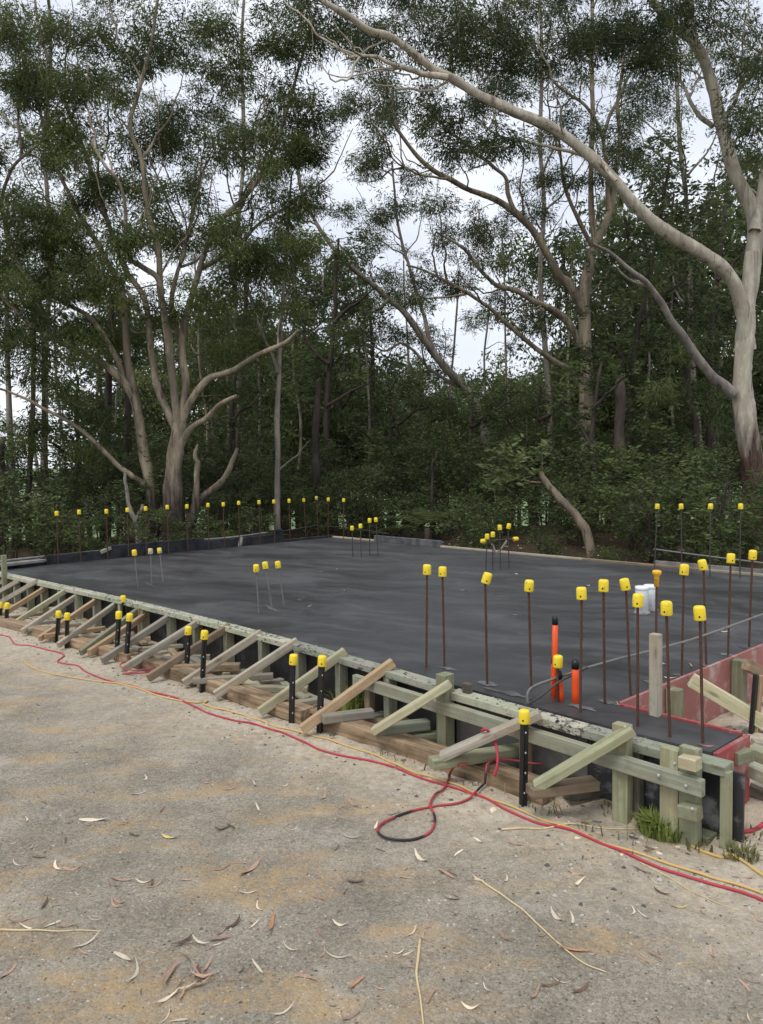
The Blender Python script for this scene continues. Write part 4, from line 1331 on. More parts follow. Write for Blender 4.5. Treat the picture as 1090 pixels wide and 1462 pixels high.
for px, py, c in [(440, 866, 'c'), (430, 857, 'p'), (493, 844, 'o'), (455, 800, 'o'), (457, 816, 'y'), (243, 806, 'o'), (735, 878, 'c'), (836, 857, 'c'), (841, 836, 'c'), (740, 820, 'c'), (663, 843, 'y'), (948, 948, 'c'), (988, 951, 'p'), (1008, 1065, 'o'), (885, 1007, 'c'), (918, 1010, 'o'), (480, 813, 'c'), (710, 849, 'b'),
                  (958, 968, 'c'), (1035, 902, 'c')]:
    p = at(px, py, SLAB_Z + .001)
    put_leaf(p, random.uniform(.045, .085), random.uniform(0, 6.28), c, f'small {dict(c="pale", p="pinkish", o="orange", y="yellow", b="dark")[c]} leaf lying on the dark slab', 'stray leaves on the slab')

# grit, chips and bark crumbs: nobody could count them
def litter(name, n, region, size, mats, flat=.5, label='', kind='stuff', thin=1.0):
    r2 = np.random.default_rng(len(name) * 7 + n)
    vs, fs, mi = [], [], []
    base = np.array([(1, 0, 0), (.2, .9, 0), (-.8, .5, 0), (-.6, -.7, 0), (.4, -.8, 0), (0, 0, 1)], float)
    tri = [(0, 1, 5), (1, 2, 5), (2, 3, 5), (3, 4, 5), (4, 0, 5)]
    k = 0
    for _ in range(n):
        p = region(r2)
        if p is None: continue
        s = size(r2)
        a = r2.uniform(0, 6.28); ca, sa = math.cos(a), math.sin(a)
        st = r2.uniform(.45, 1) * thin
        q = base * r2.uniform(.75, 1.25, (6, 3)) * np.array([s, s * st, s * flat])
        q = np.stack([q[:, 0] * ca - q[:, 1] * sa, q[:, 0] * sa + q[:, 1] * ca, q[:, 2] - s * .1], -1) + p
        vs.append(q)
        fs += [tuple(i + k for i in t) for t in tri]
        mi += [int(r2.integers(len(mats)))] * 5
        k += 6
    o = link_mesh(name, mesh_np(name, np.vstack(vs), fs, mats, False, mi))
    return tag(o, label, None, None, kind)


def drive_region(r2):
    px, py = r2.uniform(-60, 1150), 900 + 600 * r2.random() ** .8
    p = at(px, py, 0)
    if p @ V > 2.75 or np.hypot(p[0], p[1]) > 9: return None
    p[2] = gz(p); return p


def sand_region(r2):
    u, v = r2.uniform(1.0, 9.0), r2.uniform(2.05, 2.72)
    p = uvz(u, v); p[2] = gz(p); return p


def pit_region(r2):
    u, v = r2.uniform(.2, 1.84), r2.uniform(3.22, 5.5)
    p = uvz(u, v); p[2] = gz(p); return p


STONE = [plain('grit_grey', (.24, .23, .21), .9), plain('grit_pale', (.42, .40, .36), .9), plain('grit_dark', (.09, .085, .08), .9), plain('grit_tan', (.30, .23, .15), .9)]
WOODCH = [DL['b'], DL['c'], DL['p'], T_BROWN]
litter('driveway_grit', 11000, drive_region, lambda r: .0016 + .0065 * r.random() ** 5, STONE, .6, 'grey and pale grit strewn over the driveway')
litter('sand_rubble', 2600, sand_region, lambda r: .004 + .014 * r.random() ** 4, STONE, .6, 'small stones and clods along the sandy edge')
litter('bark_crumbs', 2600, drive_region, lambda r: .003 + .012 * r.random() ** 3, WOODCH, .12, 'crumbs of bark and broken leaf on the driveway')
litter('twig_litter', 1100, drive_region, lambda r: .008 + .022 * r.random() ** 2, [DL['b'], DL['c'], DL['p'], DL['p'], BARK_STRIP], .12, 'slivers of bark, stalk and leaf strewn over the driveway', thin=.22)
litter('trench_debris', 700, lambda r: (lambda p: np.array([p[0], p[1], gz(p)]))(uvz(r.uniform(1.3, 8.5), r.uniform(2.45, 2.80))), lambda r: .008 + .03 * r.random() ** 3, WOODCH + [CONC_GREY], .25, 'wood chips and mortar crumbs below the formwork')
litter('pit_rubble', 900, pit_region, lambda r: .006 + .03 * r.random() ** 4, STONE, .6, 'stones and clods on the pit floor')
# mortar blobs fallen on the top plate and slab edge
litter('mortar_crumbs', 420, lambda r: (lambda u: uvz(u, v_edge(u) - r.uniform(.0, .08), SLAB_Z + .004 - (.010 if u < 2.62 else 0)))(r.uniform(1.35, 8.0)), lambda r: .004 + .011 * r.random() ** 2, [CONC_DARK, CONC_PALE, CONC_GREY], .7, 'crumbs of dark mortar spilt on the top plates')


# ------------------------------------------------------------------ grass
def blades(name, centers, n, h, spread, mat, label, cat=None, kind=None, droop=.5, w=.004):
    vs, tint = [], []
    fs = []
    k = 0
    for c in centers:
        for _ in range(n):
            a = random.uniform(0, 6.28); rr = spread * random.random() ** .7
            b = np.array([c[0] + rr * math.cos(a), c[1] + rr * math.sin(a), c[2] - .005])
            a2 = a + random.uniform(-.8, .8)
            out = np.array([math.cos(a2), math.sin(a2), 0])
            L = h * random.uniform(.5, 1.1)
            lean = random.uniform(.1, droop + .2)
            p1 = b + np.array([0, 0, L * .55]) + out * L * lean * .3
            p2 = b + np.array([0, 0, L * (1 - lean * .55)]) + out * L * lean
            s = np.array([-out[1], out[0], 0]) * w * random.uniform(.6, 1.3)
            vs += [b - s, b + s, p1 + s * .8, p1 - s * .8, p2]
            fs += [(k, k + 1, k + 2, k + 3), (k + 3, k + 2, k + 4)]
            t = random.random(); tint += [t, t]
            k += 5
    me = mesh_np(name, vs, fs, mat)
    at_ = me.attributes.new('tint', 'FLOAT', 'FACE'); at_.data.foreach_set('value', np.array(tint, dtype=np.float32))
    o = link_mesh(name, me)
    return tag(o, label, cat, None, kind)


def g3(px, py, dz=0.0):
    p = at(px, py, 0); p[2] = gz(p) + dz; return p


blades('grass_tuft', [g3(946, 1184), g3(956, 1186), g3(933, 1180)], 200, .115, .05, GRASS_M, 'bright green grass tuft growing beside the formwork end', 'grass tuft', 'thing')
blades('grass_tuft', [g3(508, 1012), g3(522, 1010), g3(540, 1012), g3(496, 1016)], 60, .17, .09, GRASS_M, 'long bladed grass growing below the wale beside the raw brown brace', 'grass tuft', 'thing', w=.006)
blades('grass_tuft', [g3(690, 1075), g3(700, 1070), g3(680, 1078)], 50, .10, .07, GRASS_D, 'short weedy grass under the grey brace', 'grass tuft', 'thing')
blades('grass_tuft', [g3(830, 1120), g3(815, 1112), g3(800, 1118)], 60, .10, .08, GRASS_D, 'weedy grass in the shade behind the last brace', 'grass tuft', 'thing')
blades('grass_tuft', [g3(1058, 1222)], 110, .05, .06, GRASS_D, 'flat dry grass patch at the edge of the sand by the tan cord', 'grass tuft', 'thing')
blades('grass_tuft', [g3(1000, 1195)], 80, .045, .10, GRASS_D, 'straggly dry grass below the black end panel', 'grass tuft', 'thing')
blades('weeds', [g3(x, 1150 + (x - 870) * .22) for x in range(870, 1090, 14)], 14, .04, .07, GRASS_D, 'sparse weeds along the foot of the formwork', None, 'stuff', .9, .003)
blades('trench_weeds', [(lambda p: np.array([p[0], p[1], gz(p)]))(uvz(u, 2.64 + random.uniform(-.1, .06))) for u in np.arange(1.5, 5.0, .13)], 7, .07, .09, GRASS_D, 'thin weeds poking up between the loose timbers', None, 'stuff', .9, .003)
#TREES#
# ------------------------------------------------------------------ trees
def leaf_quads(centers, dirs, L, W, roll):
    """narrow pointed leaves: base, two shoulders, tip"""
    d = dirs / np.maximum(np.linalg.norm(dirs, axis=1, keepdims=True), 1e-9)
    ref = np.stack([np.cos(roll), np.sin(roll), .3 * np.sin(roll * 3)], -1)
    s = np.cross(d, ref); s /= np.maximum(np.linalg.norm(s, axis=1, keepdims=True), 1e-9)
    n = np.cross(s, d)
    L = L[:, None]; W = W[:, None]
    v = np.stack([centers, centers + d * L * .42 + s * W * .5 + n * L * .04, centers + d * L - n * L * .07, centers + d * L * .42 - s * W * .5 + n * L * .04], 1)
    return v.reshape(-1, 3)


def crown_mesh(name, clumps, kind, r, mat, dens=1.0):
    """clumps: (x, y, z, radius). kind: gum (hanging narrow leaves), broad (upright rainforest leaves), bush"""
    C_, D_, L_, W_, T_ = [], [], [], [], []
    for x, y, z, rad in clumps:
        big = r.uniform(-.32, .34)
        if kind == 'gum':
            n_sp = max(5, int(24 * dens * (rad / .45) ** 2))            # sprays within the clump
            sp = r.normal(0, 1, (n_sp, 3)); sp /= np.linalg.norm(sp, axis=1, keepdims=True)
            sp *= rad * .92 * r.random((n_sp, 1)) ** .55
            sp[:, 2] = sp[:, 2] * .6 + rad * .12
            nl = 30
            base = np.repeat(sp, nl, 0) + r.normal(0, .072, (n_sp * nl, 3)) * np.array([1, 1, .9])
            out = base.copy(); out[:, 2] *= .3
            out /= np.maximum(np.linalg.norm(out, axis=1, keepdims=True), 1e-6)
            d = out * .55 + r.normal(0, .5, base.shape) + np.array([0, 0, -.62])
            L = r.uniform(.05, .11, len(base)); W = L * r.uniform(.15, .25, len(base))
            t = .38 + big + r.normal(0, .12, len(base)) + .10 * np.repeat(r.normal(0, 1, n_sp), nl)
        elif kind == 'far':
            n_sp = max(3, int(11 * dens * (rad / .6) ** 2))
            sp = r.normal(0, 1, (n_sp, 3)); sp /= np.linalg.norm(sp, axis=1, keepdims=True)
            sp *= rad * r.random((n_sp, 1)) ** .5
            sp[:, 2] *= .6
            nl = 9
            base = np.repeat(sp, nl, 0) + r.normal(0, .13, (n_sp * nl, 3))
            d = r.normal(0, .6, base.shape) + np.array([0, 0, -.45])
            L = r.uniform(.14, .26, len(base)); W = L * r.uniform(.25, .4, len(base))
            t = .4 + big + r.normal(0, .13, len(base))
        else:
            n_sp = max(4, int(20 * dens * (rad / .4) ** 2))
            sp = r.normal(0, 1, (n_sp, 3)); sp /= np.linalg.norm(sp, axis=1, keepdims=True)
            sp *= rad * r.random((n_sp, 1)) ** .45
            sp[:, 2] *= .75
            nl = 9
            k = np.tile(np.arange(nl), n_sp)
            base = np.repeat(sp, nl, 0) + r.normal(0, .035, (n_sp * nl, 3))
            a = k * 2.4 + np.repeat(r.uniform(0, 6.28, n_sp), nl)
            d = np.stack([np.cos(a), np.sin(a), r.uniform(-.35, .75, len(a))], -1)
            sc = .8 if kind == 'bush' else 1.0
            L = r.uniform(.065, .125, len(base)) * sc; W = L * r.uniform(.30, .42, len(base))
            t = .36 + big + r.normal(0, .14, len(base)) + .12 * np.repeat(r.normal(0, 1, n_sp), nl)
        C_.append(base + np.array([x, y, z])); D_.append(d); L_.append(L); W_.append(W); T_.append(t)
    C_ = np.vstack(C_); D_ = np.vstack(D_); L_ = np.concatenate(L_); W_ = np.concatenate(W_); T_ = np.clip(np.concatenate(T_), 0, 1)
    v = leaf_quads(C_, D_, L_, W_, r.uniform(0, 6.28, len(C_)))
    f = np.arange(len(v), dtype=np.int32).reshape(-1, 4)
    me = mesh_np(name, v, f, mat, False)
    a = me.attributes.new('tint', 'FLOAT', 'FACE')
    a.data.foreach_set('value', T_.astype(np.float32))
    return me


def wobble(P_, amp, r):
    n = len(P_)
    w = np.zeros((n, 3))
    for f in (1.3, 2.9, 6.1):
        w += np.sin(np.linspace(0, f * 6.28, n)[:, None] + r.uniform(0, 6.28, 3)) * amp / f
    w *= np.minimum(1, np.linspace(0, 6, n))[:, None]
    return P_ + w


class Tree:
    """limbs are drawn first, then thin branches grow from them to every leaf clump"""
    def __init__(self, seed):
        self.r = np.random.default_rng(seed)
        self.V, self.F, self.nv = [], [], 0
        self.nodes, self.rad = [], []
        self.clumps = []

    def tube(self, P_, R_, sides):
        v, f = tube_arrays(P_, R_, sides, self.nv)
        if sides >= 9:                                     # lumps, hollows and flutes of real wood
            w = v.reshape(len(P_), sides, 3)
            ph = self.r.uniform(0, 6.28, 4)
            k = np.linspace(0, 2 * math.pi, sides, endpoint=False)[None]
            q = np.linspace(0, len(P_) * .55, len(P_))[:, None]
            lob = .055 * np.sin(3 * k + q * .35 + ph[0]) + .04 * np.sin(2 * k - q * .8 + ph[1]) + .035 * np.sin(5 * k + q * 1.3 + ph[2]) + self.r.normal(0, .022, (len(P_), sides))
            w = P_[:, None, :] + (w - P_[:, None, :]) * (1 + lob)[..., None]
            v = w.reshape(-1, 3)
        # lobed, not perfectly round
        self.V.append(v); self.F.append(f); self.nv += len(v)

    def limb(self, P_, r0, r1, sides=12, amp=.0, node=True, flare=0.0, per=7):
        P_ = smooth_path(P_, per)
        if amp: P_ = wobble(P_, amp, self.r)
        t = np.linspace(0, 1, len(P_))
        R_ = r0 + (r1 - r0) * t ** .85
        if flare:
            h = P_[:, 2] - P_[0, 2]
            R_ = R_ * (1 + flare * np.exp(-np.maximum(h, 0) / .28))
        R_ = R_ * (1 + .07 * np.sin(np.linspace(0, 21, len(P_)) + self.r.uniform(0, 6)) * self.r.uniform(.5, 1))
        self.tube(P_, R_, sides)
        if node:
            self.nodes += list(P_); self.rad += list(R_)
        return P_

    def sprout(self, P_, n, L0=1.0, L1=2.2, t0=.3, r0=.022):
        """secondary branches along a limb, bending upwards"""
        m = len(P_)
        if P_[:, 2].mean() < 3.2: return
        for _ in range(n):
            i = int(self.r.uniform(t0, .97) * (m - 1))
            tg = P_[min(i + 1, m - 1)] - P_[max(i - 1, 0)]; tg = tg / max(np.linalg.norm(tg), 1e-6)
            o = self.r.normal(0, 1, 3); o -= tg * (o @ tg); o /= np.linalg.norm(o)
            L = self.r.uniform(L0, L1)
            a = P_[i]; b = a + (tg * .6 + o * .7 + np.array([0, 0, .15])) * L * .5; c = b + (tg * .4 + o * .5 + np.array([0, 0, .55])) * L * .5
            self.limb([a, b, c], r0 * self.r.uniform(.6, 1.1), .006, 6, .05, per=5)

    def grow(self, clumps, skip=0.0, max_len=6.0, droop=.0, rmin=.004, up=.25):
        """clumps (x,y,z,rad): nearest first, each twig starts at the nearest node that lies below"""
        cl = np.array(clumps)
        N = np.array(self.nodes); Rd = np.array(self.rad)
        d0 = np.array([np.min(np.linalg.norm(N - c[:3], axis=1)) for c in cl])
        for i in np.argsort(d0):
            c = cl[i, :3]
            N = np.array(self.nodes)
            dv = c - N
            d = np.linalg.norm(dv, axis=1)
            cost = d + np.maximum(0, -dv[:, 2]) * .9 + (np.array(self.rad) > .09) * .5
            j = int(np.argmin(cost))
            L = d[j]
            if L < .12: continue
            a = N[j]
            mid = a * .5 + c * .5 + np.array([0, 0, up * L * self.r.uniform(-.3, .9)]) + self.r.normal(0, .07 * L, 3)
            q = [a, a * .6 + mid * .45 - a * .05, mid, c * .75 + mid * .25 + self.r.normal(0, .04 * L, 3), c]
            n = max(3, min(7, int(L * 4)))
            P_ = smooth_path([a, mid, c], n)
            P_ = wobble(P_, min(.05, .03 * L), self.r)
            rb = min(self.rad[j] * .75, .006 + .010 * L ** 1.1)
            R_ = np.linspace(rb, rmin, len(P_))
            self.tube(P_, R_, 5)
            self.nodes += list(P_[1:]); self.rad += list(R_[1:])
            # fine twigs fanning out in the clump
            for _ in range(4):
                e = c + self.r.normal(0, 1, 3) * cl[i, 3] * .55
                Q = np.array([P_[-2], (P_[-2] + e) / 2 + self.r.normal(0, .03, 3), e])
                self.tube(Q, [rmin, rmin * .8, rmin * .5], 3)
        self.clumps += [tuple(c) for c in cl]

    def build(self, name, label, group, bark, leafmat, kind, base, dens=1.0, cat='tree', crown=True):
        root = empty(name, base, label, cat, group)
        b = np.asarray(base)
        me = mesh_np('trunk', np.vstack(self.V) - b, np.vstack(self.F), bark, True)
        link_mesh('trunk', me, root, Matrix.Translation(base))
        if crown and self.clumps:
            cl = [(x - b[0], y - b[1], z - b[2], q) for x, y, z, q in self.clumps]
            link_mesh('crown', crown_mesh('crown', cl, kind, self.r, leafmat, dens), root, Matrix.Translation(base))
        return root


def path3(pts, D, drift=0.0):
    """a limb seen along pts, at depth D, leaning away by drift metres towards its tip"""
    n = len(pts)
    return [atd(x, y, D + drift * (k / (n - 1)) ** 1.2) for k, (x, y) in enumerate(pts)]


def masses(lst, D, r, spread=1.0, k=1.0, rad=(.17, .5), shift=0.0):
    """leaf masses of the crown: each an ellipsoid holding several clumps"""
    out = []
    for cx, cy, rx, ry in lst:
        s = D / F_PX
        n = max(2, int(round(k * rx * ry / (560 if rad[1] > .51 or rad[1] < .5 else 330))))
        dm = r.uniform(-.8, .8) * spread + shift
        for _ in range(n):
            q = r.normal(0, 1, 3); q /= np.linalg.norm(q); q *= r.random() ** .4
            c = atd(cx + q[0] * rx, cy + q[1] * ry, D + dm + q[2] * (rx + ry) * .5 * s * spread)
            out.append((*c, rad[0] + (rad[1] - rad[0]) * r.random() ** 1.5))
    return out


def base_at(px, py, D):
    p = atd(px, py, D)
    return np.array([p[0], p[1], gz(p)])


PXM = lambda w, D: w * .5 * D / F_PX

# -- the pale gum by the right edge, its long limb reaching across the slab
T = Tree(101); D = 12.3
b = base_at(1087, 765, D)
_l = T.limb([b - [0, 0, .15]] + path3([(1085, 735), (1078, 690), (1070, 640), (1063, 590), (1061, 540), (1064, 490), (1067, 445), (1070, 400), (1074, 360)], D), PXM(40, D), PXM(17, D), 18, .0, flare=.35)
T.sprout(_l, 5)
_l = T.limb(path3([(1067, 500), (1064, 465), (1060, 435), (1048, 400), (1030, 378), (1000, 357), (965, 338), (935, 318), (905, 292), (880, 262), (850, 232), (815, 203), (780, 180), (745, 165), (715, 152), (680, 135), (645, 112), (620, 98), (600, 82), (575, 62), (555, 48), (530, 40), (500, 20), (470, 5), (430, -20)], D, -1.8), PXM(22, D), PXM(6, D), 14, .02)
T.sprout(_l, 5)
_l = T.limb(path3([(1062, 530), (1063, 490), (1067, 445), (1072, 400), (1077, 350), (1078, 310), (1068, 280), (1052, 250), (1040, 215), (1032, 185), (1025, 160), (1020, 130), (1012, 105), (1004, 82), (990, 60), (975, 46), (962, 36), (948, 20), (935, 5), (920, -20), (900, -60)], D, .8), PXM(24.5, D), PXM(10, D), 18, .01)
T.sprout(_l, 5)
_l = T.limb(path3([(1000, 78), (992, 55), (988, 25), (987, -5), (990, -60), (985, -120)], D + .7, .4), PXM(13, D), PXM(6, D), 10)
T.sprout(_l, 5)
_l = T.limb(path3([(1078, 330), (1084, 300), (1090, 260), (1098, 200), (1105, 120), (1100, 40)], D, .6), PXM(16, D), PXM(8, D), 10)
T.sprout(_l, 5)
_l = T.limb(path3([(640, 110), (600, 104), (575, 98), (555, 88), (530, 78), (500, 84)], D - 1.2, -.4), PXM(8, D), PXM(3, D), 8, .02)
T.sprout(_l, 5)
_l = T.limb(path3([(1018, 180), (1000, 165), (985, 140), (972, 118), (955, 98)], D + .6, .3), PXM(8, D), PXM(3, D), 8, .02)
T.sprout(_l, 5)
_l = T.limb(path3([(1030, 175), (1045, 150), (1062, 115), (1078, 85), (1095, 60)], D + .6, -.5), PXM(7, D), PXM(3, D), 8, .02)
T.sprout(_l, 5)
_l = T.limb(path3([(880, 258), (850, 225), (800, 215), (760, 205), (720, 195), (690, 175)], D - .8, .9), PXM(6, D), PXM(2.4, D), 7, .03)
T.sprout(_l, 5)
cl = masses([(550, 75, 55, 40), (505, 40, 50, 40), (625, 55, 60, 45), (690, 70, 55, 45), (640, 190, 45, 40), (715, 215, 45, 35), (590, 150, 40, 40), (775, 70, 60, 50), (700, 10, 70, 40), (850, 60, 60, 50), (920, 95, 40, 45), (1055, 60, 50, 60), (1085, 190, 35, 50), (990, 20, 50, 35),
             (940, 30, 50, 40), (560, -40, 90, 40), (800, -40, 90, 40), (960, -50, 90, 40), (460, 0, 50, 40), (1040, -60, 80, 60), (680, -110, 90, 60), (900, -130, 120, 60), (1080, 100, 40, 40)], D - .4, T.r, 1.05, 1.2)  # masses above the view are unseen crown, added for the shade they cast
T.grow(cl, up=.1)
T.build('gum_tree', 'big pale barked gum with dark scorched butt, its long limb reaching over the slab', 'gum trees around the slab', BARK_PALE, LEAF_GUM2, 'gum', b, .85)
# dead grey limb on the same trunk is its own part of the crown line: a broken branch
T = Tree(102)
T.limb(path3([(1046, 562), (1030, 548), (1012, 532), (995, 512), (980, 488), (968, 468), (955, 445), (942, 425), (925, 405), (905, 388), (885, 372), (865, 358), (845, 350)], 12.2, -1.2), PXM(17, 12.2), PXM(3, 12.2), 10, .02)
T.limb(path3([(925, 408), (905, 402), (890, 392), (880, 380)], 11.5, -.1), PXM(5, 12), PXM(2, 12), 6)
me = mesh_np('dead_limb', np.vstack(T.V) - b, np.vstack(T.F), BARK_DEAD, True)
gum_root = [o for o in bpy.data.objects if o.name.startswith('gum_tree')][0]
dl = link_mesh('dead_limb', me, gum_root, Matrix.Translation(b)); dl['label'] = 'bare grey dead limb'

# -- the many stemmed gum behind the black upstand
T = Tree(201); D = 12.0
b = base_at(253, 776, D)
_l = T.limb([b - [0, 0, .15]] + path3([(252, 745), (249, 715), (247, 685), (249, 655), (253, 630), (257, 605)], D), PXM(30, D), PXM(19, D), 16, .0, flare=.5)
T.sprout(_l, 5)
_l = T.limb([b - [.12, 0, .15]] + path3([(240, 745), (240, 715), (241, 690), (246, 665)], D + .15), PXM(22, D), PXM(14, D), 12, .0, flare=.4)
T.sprout(_l, 5)
_l = T.limb(path3([(256, 622), (246, 600), (236, 578), (227, 550), (221, 520), (216, 490), (213, 465), (206, 430), (195, 410), (182, 392), (168, 360), (150, 310), (138, 270), (124, 230), (112, 195), (96, 150), (85, 120), (70, 80), (58, 40), (50, -10)], D, 1.2), PXM(12.5, D), PXM(3.5, D), 12, .02)
T.sprout(_l, 5)
_l = T.limb(path3([(257, 618), (251, 580), (247, 545), (243, 510), (240, 480), (236, 450), (231, 415), (230, 390), (227, 355), (218, 325), (211, 300), (205, 270), (203, 240), (198, 215), (188, 195), (186, 170), (195, 140), (203, 110), (215, 70), (222, 30), (230, -20)], D, -.5), PXM(12.5, D), PXM(3.5, D), 12, .015)
T.sprout(_l, 5)
_l = T.limb(path3([(258, 622), (262, 580), (266, 545), (262, 515), (262, 485), (268, 450), (276, 415), (284, 385), (292, 355), (305, 330), (322, 305), (345, 285), (365, 262), (380, 240), (395, 205), (410, 160), (425, 110), (440, 60), (455, 10)], D, .9), PXM(12.5, D), PXM(3.5, D), 12, .02)
T.sprout(_l, 5)
_l = T.limb(path3([(258, 606), (270, 578), (287, 553), (302, 538), (320, 532), (335, 527), (352, 516), (372, 505), (392, 497), (411, 488), (428, 470)], D, -.7), PXM(11, D), PXM(5, D), 10, .01)
T.sprout(_l, 5)
_l = T.limb(path3([(255, 652), (262, 628), (274, 611), (292, 598), (305, 586), (320, 574), (340, 565)], D, -.5), PXM(11, D), PXM(5, D), 10, .01)
T.sprout(_l, 5)
_l = T.limb([b + [.12, 0, -.1]] + path3([(276, 735), (285, 715), (300, 702), (315, 690), (326, 676), (334, 655), (338, 640)], D, -.3), PXM(16, D), PXM(5, D), 10, .015)
T.sprout(_l, 5)
_l = T.limb(path3([(268, 765), (277, 735), (280, 705), (279, 680), (282, 660), (280, 648), (281, 640), (283, 633)], D - .1, .0), PXM(13, D), PXM(3, D), 10, .02)
T.sprout(_l, 5)
_l = T.limb(path3([(232, 420), (226, 400), (205, 385), (188, 370), (180, 340), (178, 300), (172, 262), (150, 240), (128, 205)], D - .3, -.6), PXM(9, D), PXM(3, D), 8, .03)
T.sprout(_l, 5)
_l = T.limb(path3([(262, 500), (250, 470), (246, 440), (252, 405), (262, 370), (268, 340), (275, 300), (282, 255), (300, 225)], D + .5, .5), PXM(9, D), PXM(3, D), 8, .03)
T.sprout(_l, 5)
_l = T.limb(path3([(213, 465), (200, 450), (185, 425), (165, 400), (140, 385), (110, 360)], D + .3, .5), PXM(8, D), PXM(3, D), 8, .03)
T.sprout(_l, 5)
_l = T.limb(path3([(284, 385), (300, 375), (330, 360), (360, 330), (390, 305), (420, 290)], D + .5, .4), PXM(9, D), PXM(3, D), 8, .03)
T.sprout(_l, 5)
cl = masses([(150, 130, 70, 60), (215, 60, 70, 55), (255, 185, 65, 55), (320, 105, 75, 60), (385, 60, 70, 55), (425, 145, 60, 50), (335, 215, 80, 40), (240, 285, 55, 40), (165, 255, 55, 40), (310, 310, 70, 45), (395, 235, 60, 50), (425, 295, 55, 45), (345, 365, 55, 40), (180, 345, 55, 40), (90, 55, 60, 45), (295, 425, 45, 28),
             (360, 470, 45, 28), (455, 50, 45, 45), (130, 395, 50, 35), (200, 210, 45, 40), (280, 40, 55, 45), (450, 210, 30, 40), (160, -40, 90, 40), (330, -40, 100, 40), (250, -120, 140, 60), (60, 130, 45, 45), (400, 370, 45, 35), (110, 300, 55, 45), (320, 560, 28, 18), (300, 470, 40, 24), (230, 440, 36, 24), (150, 470, 40, 26), (345, 520, 34, 22), (190, 500, 34, 24), (400, 450, 36, 26), (260, 340, 40, 30)], D + .3, T.r, 1.2, .98)  # crown tops above the frame are unseen, put in for shading
T.grow(cl, up=.2)
T.build('gum_tree', 'many stemmed pale gum with thick dark base standing behind the black upstand', 'gum trees around the slab', BARK_CREAM, LEAF_GUM, 'gum', b, 1.0)

# -- leaning pale trunk beside it
T = Tree(301); D = 12.2
b = base_at(223, 782, D)
_l = T.limb([b - [0, 0, .15]] + path3([(219, 745), (216, 710), (211, 675), (206, 645), (203, 615), (198, 590), (190, 565), (178, 548), (165, 535), (150, 522), (133, 511), (118, 503), (105, 498), (85, 488), (60, 475), (35, 455), (10, 430), (-20, 400)], D, -.4), PXM(18, D), PXM(4.5, D), 13, .012, flare=.3)
T.sprout(_l, 5)
_l = T.limb(path3([(196, 585), (188, 555), (184, 520), (182, 485), (180, 450), (172, 410), (155, 375), (138, 345), (118, 315), (100, 285), (80, 240), (65, 190), (55, 140)], D, .8), PXM(13, D), PXM(4, D), 10, .02)
T.sprout(_l, 5)
_l = T.limb(path3([(206, 690), (190, 680), (170, 667), (152, 650), (132, 630), (105, 606), (75, 588), (45, 572), (20, 562), (-10, 553)], D - .1, -.8), PXM(9, D), PXM(3, D), 8, .015)
T.sprout(_l, 5)
_l = T.limb(path3([(178, 548), (168, 510), (150, 480), (128, 455), (100, 440), (70, 420), (40, 395), (15, 350), (5, 300)], D, .5), PXM(9, D), PXM(4, D), 8, .03)
T.sprout(_l, 5)
_l = T.limb(path3([(15, 350), (5, 290), (15, 240), (40, 215), (70, 195), (88, 178)], D + .4, -.3), PXM(6, D), PXM(3, D), 8, .02)
T.sprout(_l, 5)
cl = masses([(25, 295, 50, 50), (60, 215, 60, 45), (25, 115, 50, 50), (85, 385, 70, 50), (35, 460, 45, 35), (125, 460, 50, 35), (60, 330, 60, 40), (150, 585, 50, 26), (60, 590, 45, 28), (30, 540, 40, 24), (20, 30, 50, 40), (-40, 250, 60, 90), (-40, 420, 60, 60), (90, 500, 50, 24), (100, 210, 40, 40), (10, 380, 40, 35), (110, 560, 40, 24), (45, 640, 40, 24), (130, 645, 36, 24), (20, 500, 40, 26), (70, 545, 36, 22)], D, T.r, 1.0, 1.1)
T.grow(cl, up=.15)
T.build('gum_tree', 'single leaning trunk with peeling yellow bark beside the many stemmed gum', 'gum trees around the slab', BARK_CREAM, LEAF_GUM, 'gum', b, 1.0)

# -- slender straight gum
T = Tree(401); D = 13.0
b = base_at(396, 764, D)
T.limb([b - [0, 0, .1]] + path3([(396, 730), (396, 690), (397, 650), (396, 600), (397, 560), (398, 530), (399, 500), (401, 470), (404, 430), (406, 395), (410, 355), (413, 310), (417, 250)], D, .2), PXM(10, D), PXM(3, D), 10, .008)
T.limb(path3([(397, 532), (388, 508), (378, 485), (368, 455), (358, 425), (350, 395), (343, 360)], D, -.2), PXM(6, D), PXM(2.5, D), 8, .01)
T.limb(path3([(404, 440), (412, 420), (420, 400), (428, 375)], D, .1), PXM(4, D), PXM(2, D), 6, .01)
T.limb(path3([(398, 672), (412, 660), (428, 645), (442, 630)], D, -.3), PXM(3.5, D), PXM(1.5, D), 6, .01)
cl = masses([(410, 300, 40, 40), (345, 350, 30, 26), (435, 350, 30, 26), (420, 215, 45, 40)], D, T.r, .8, .7)
T.grow(cl)
T.build('gum_tree', 'slender straight grey trunk rising at the corner of the black upstand', 'gum trees around the slab', BARK_GREY, LEAF_GUM, 'gum', b, .9)

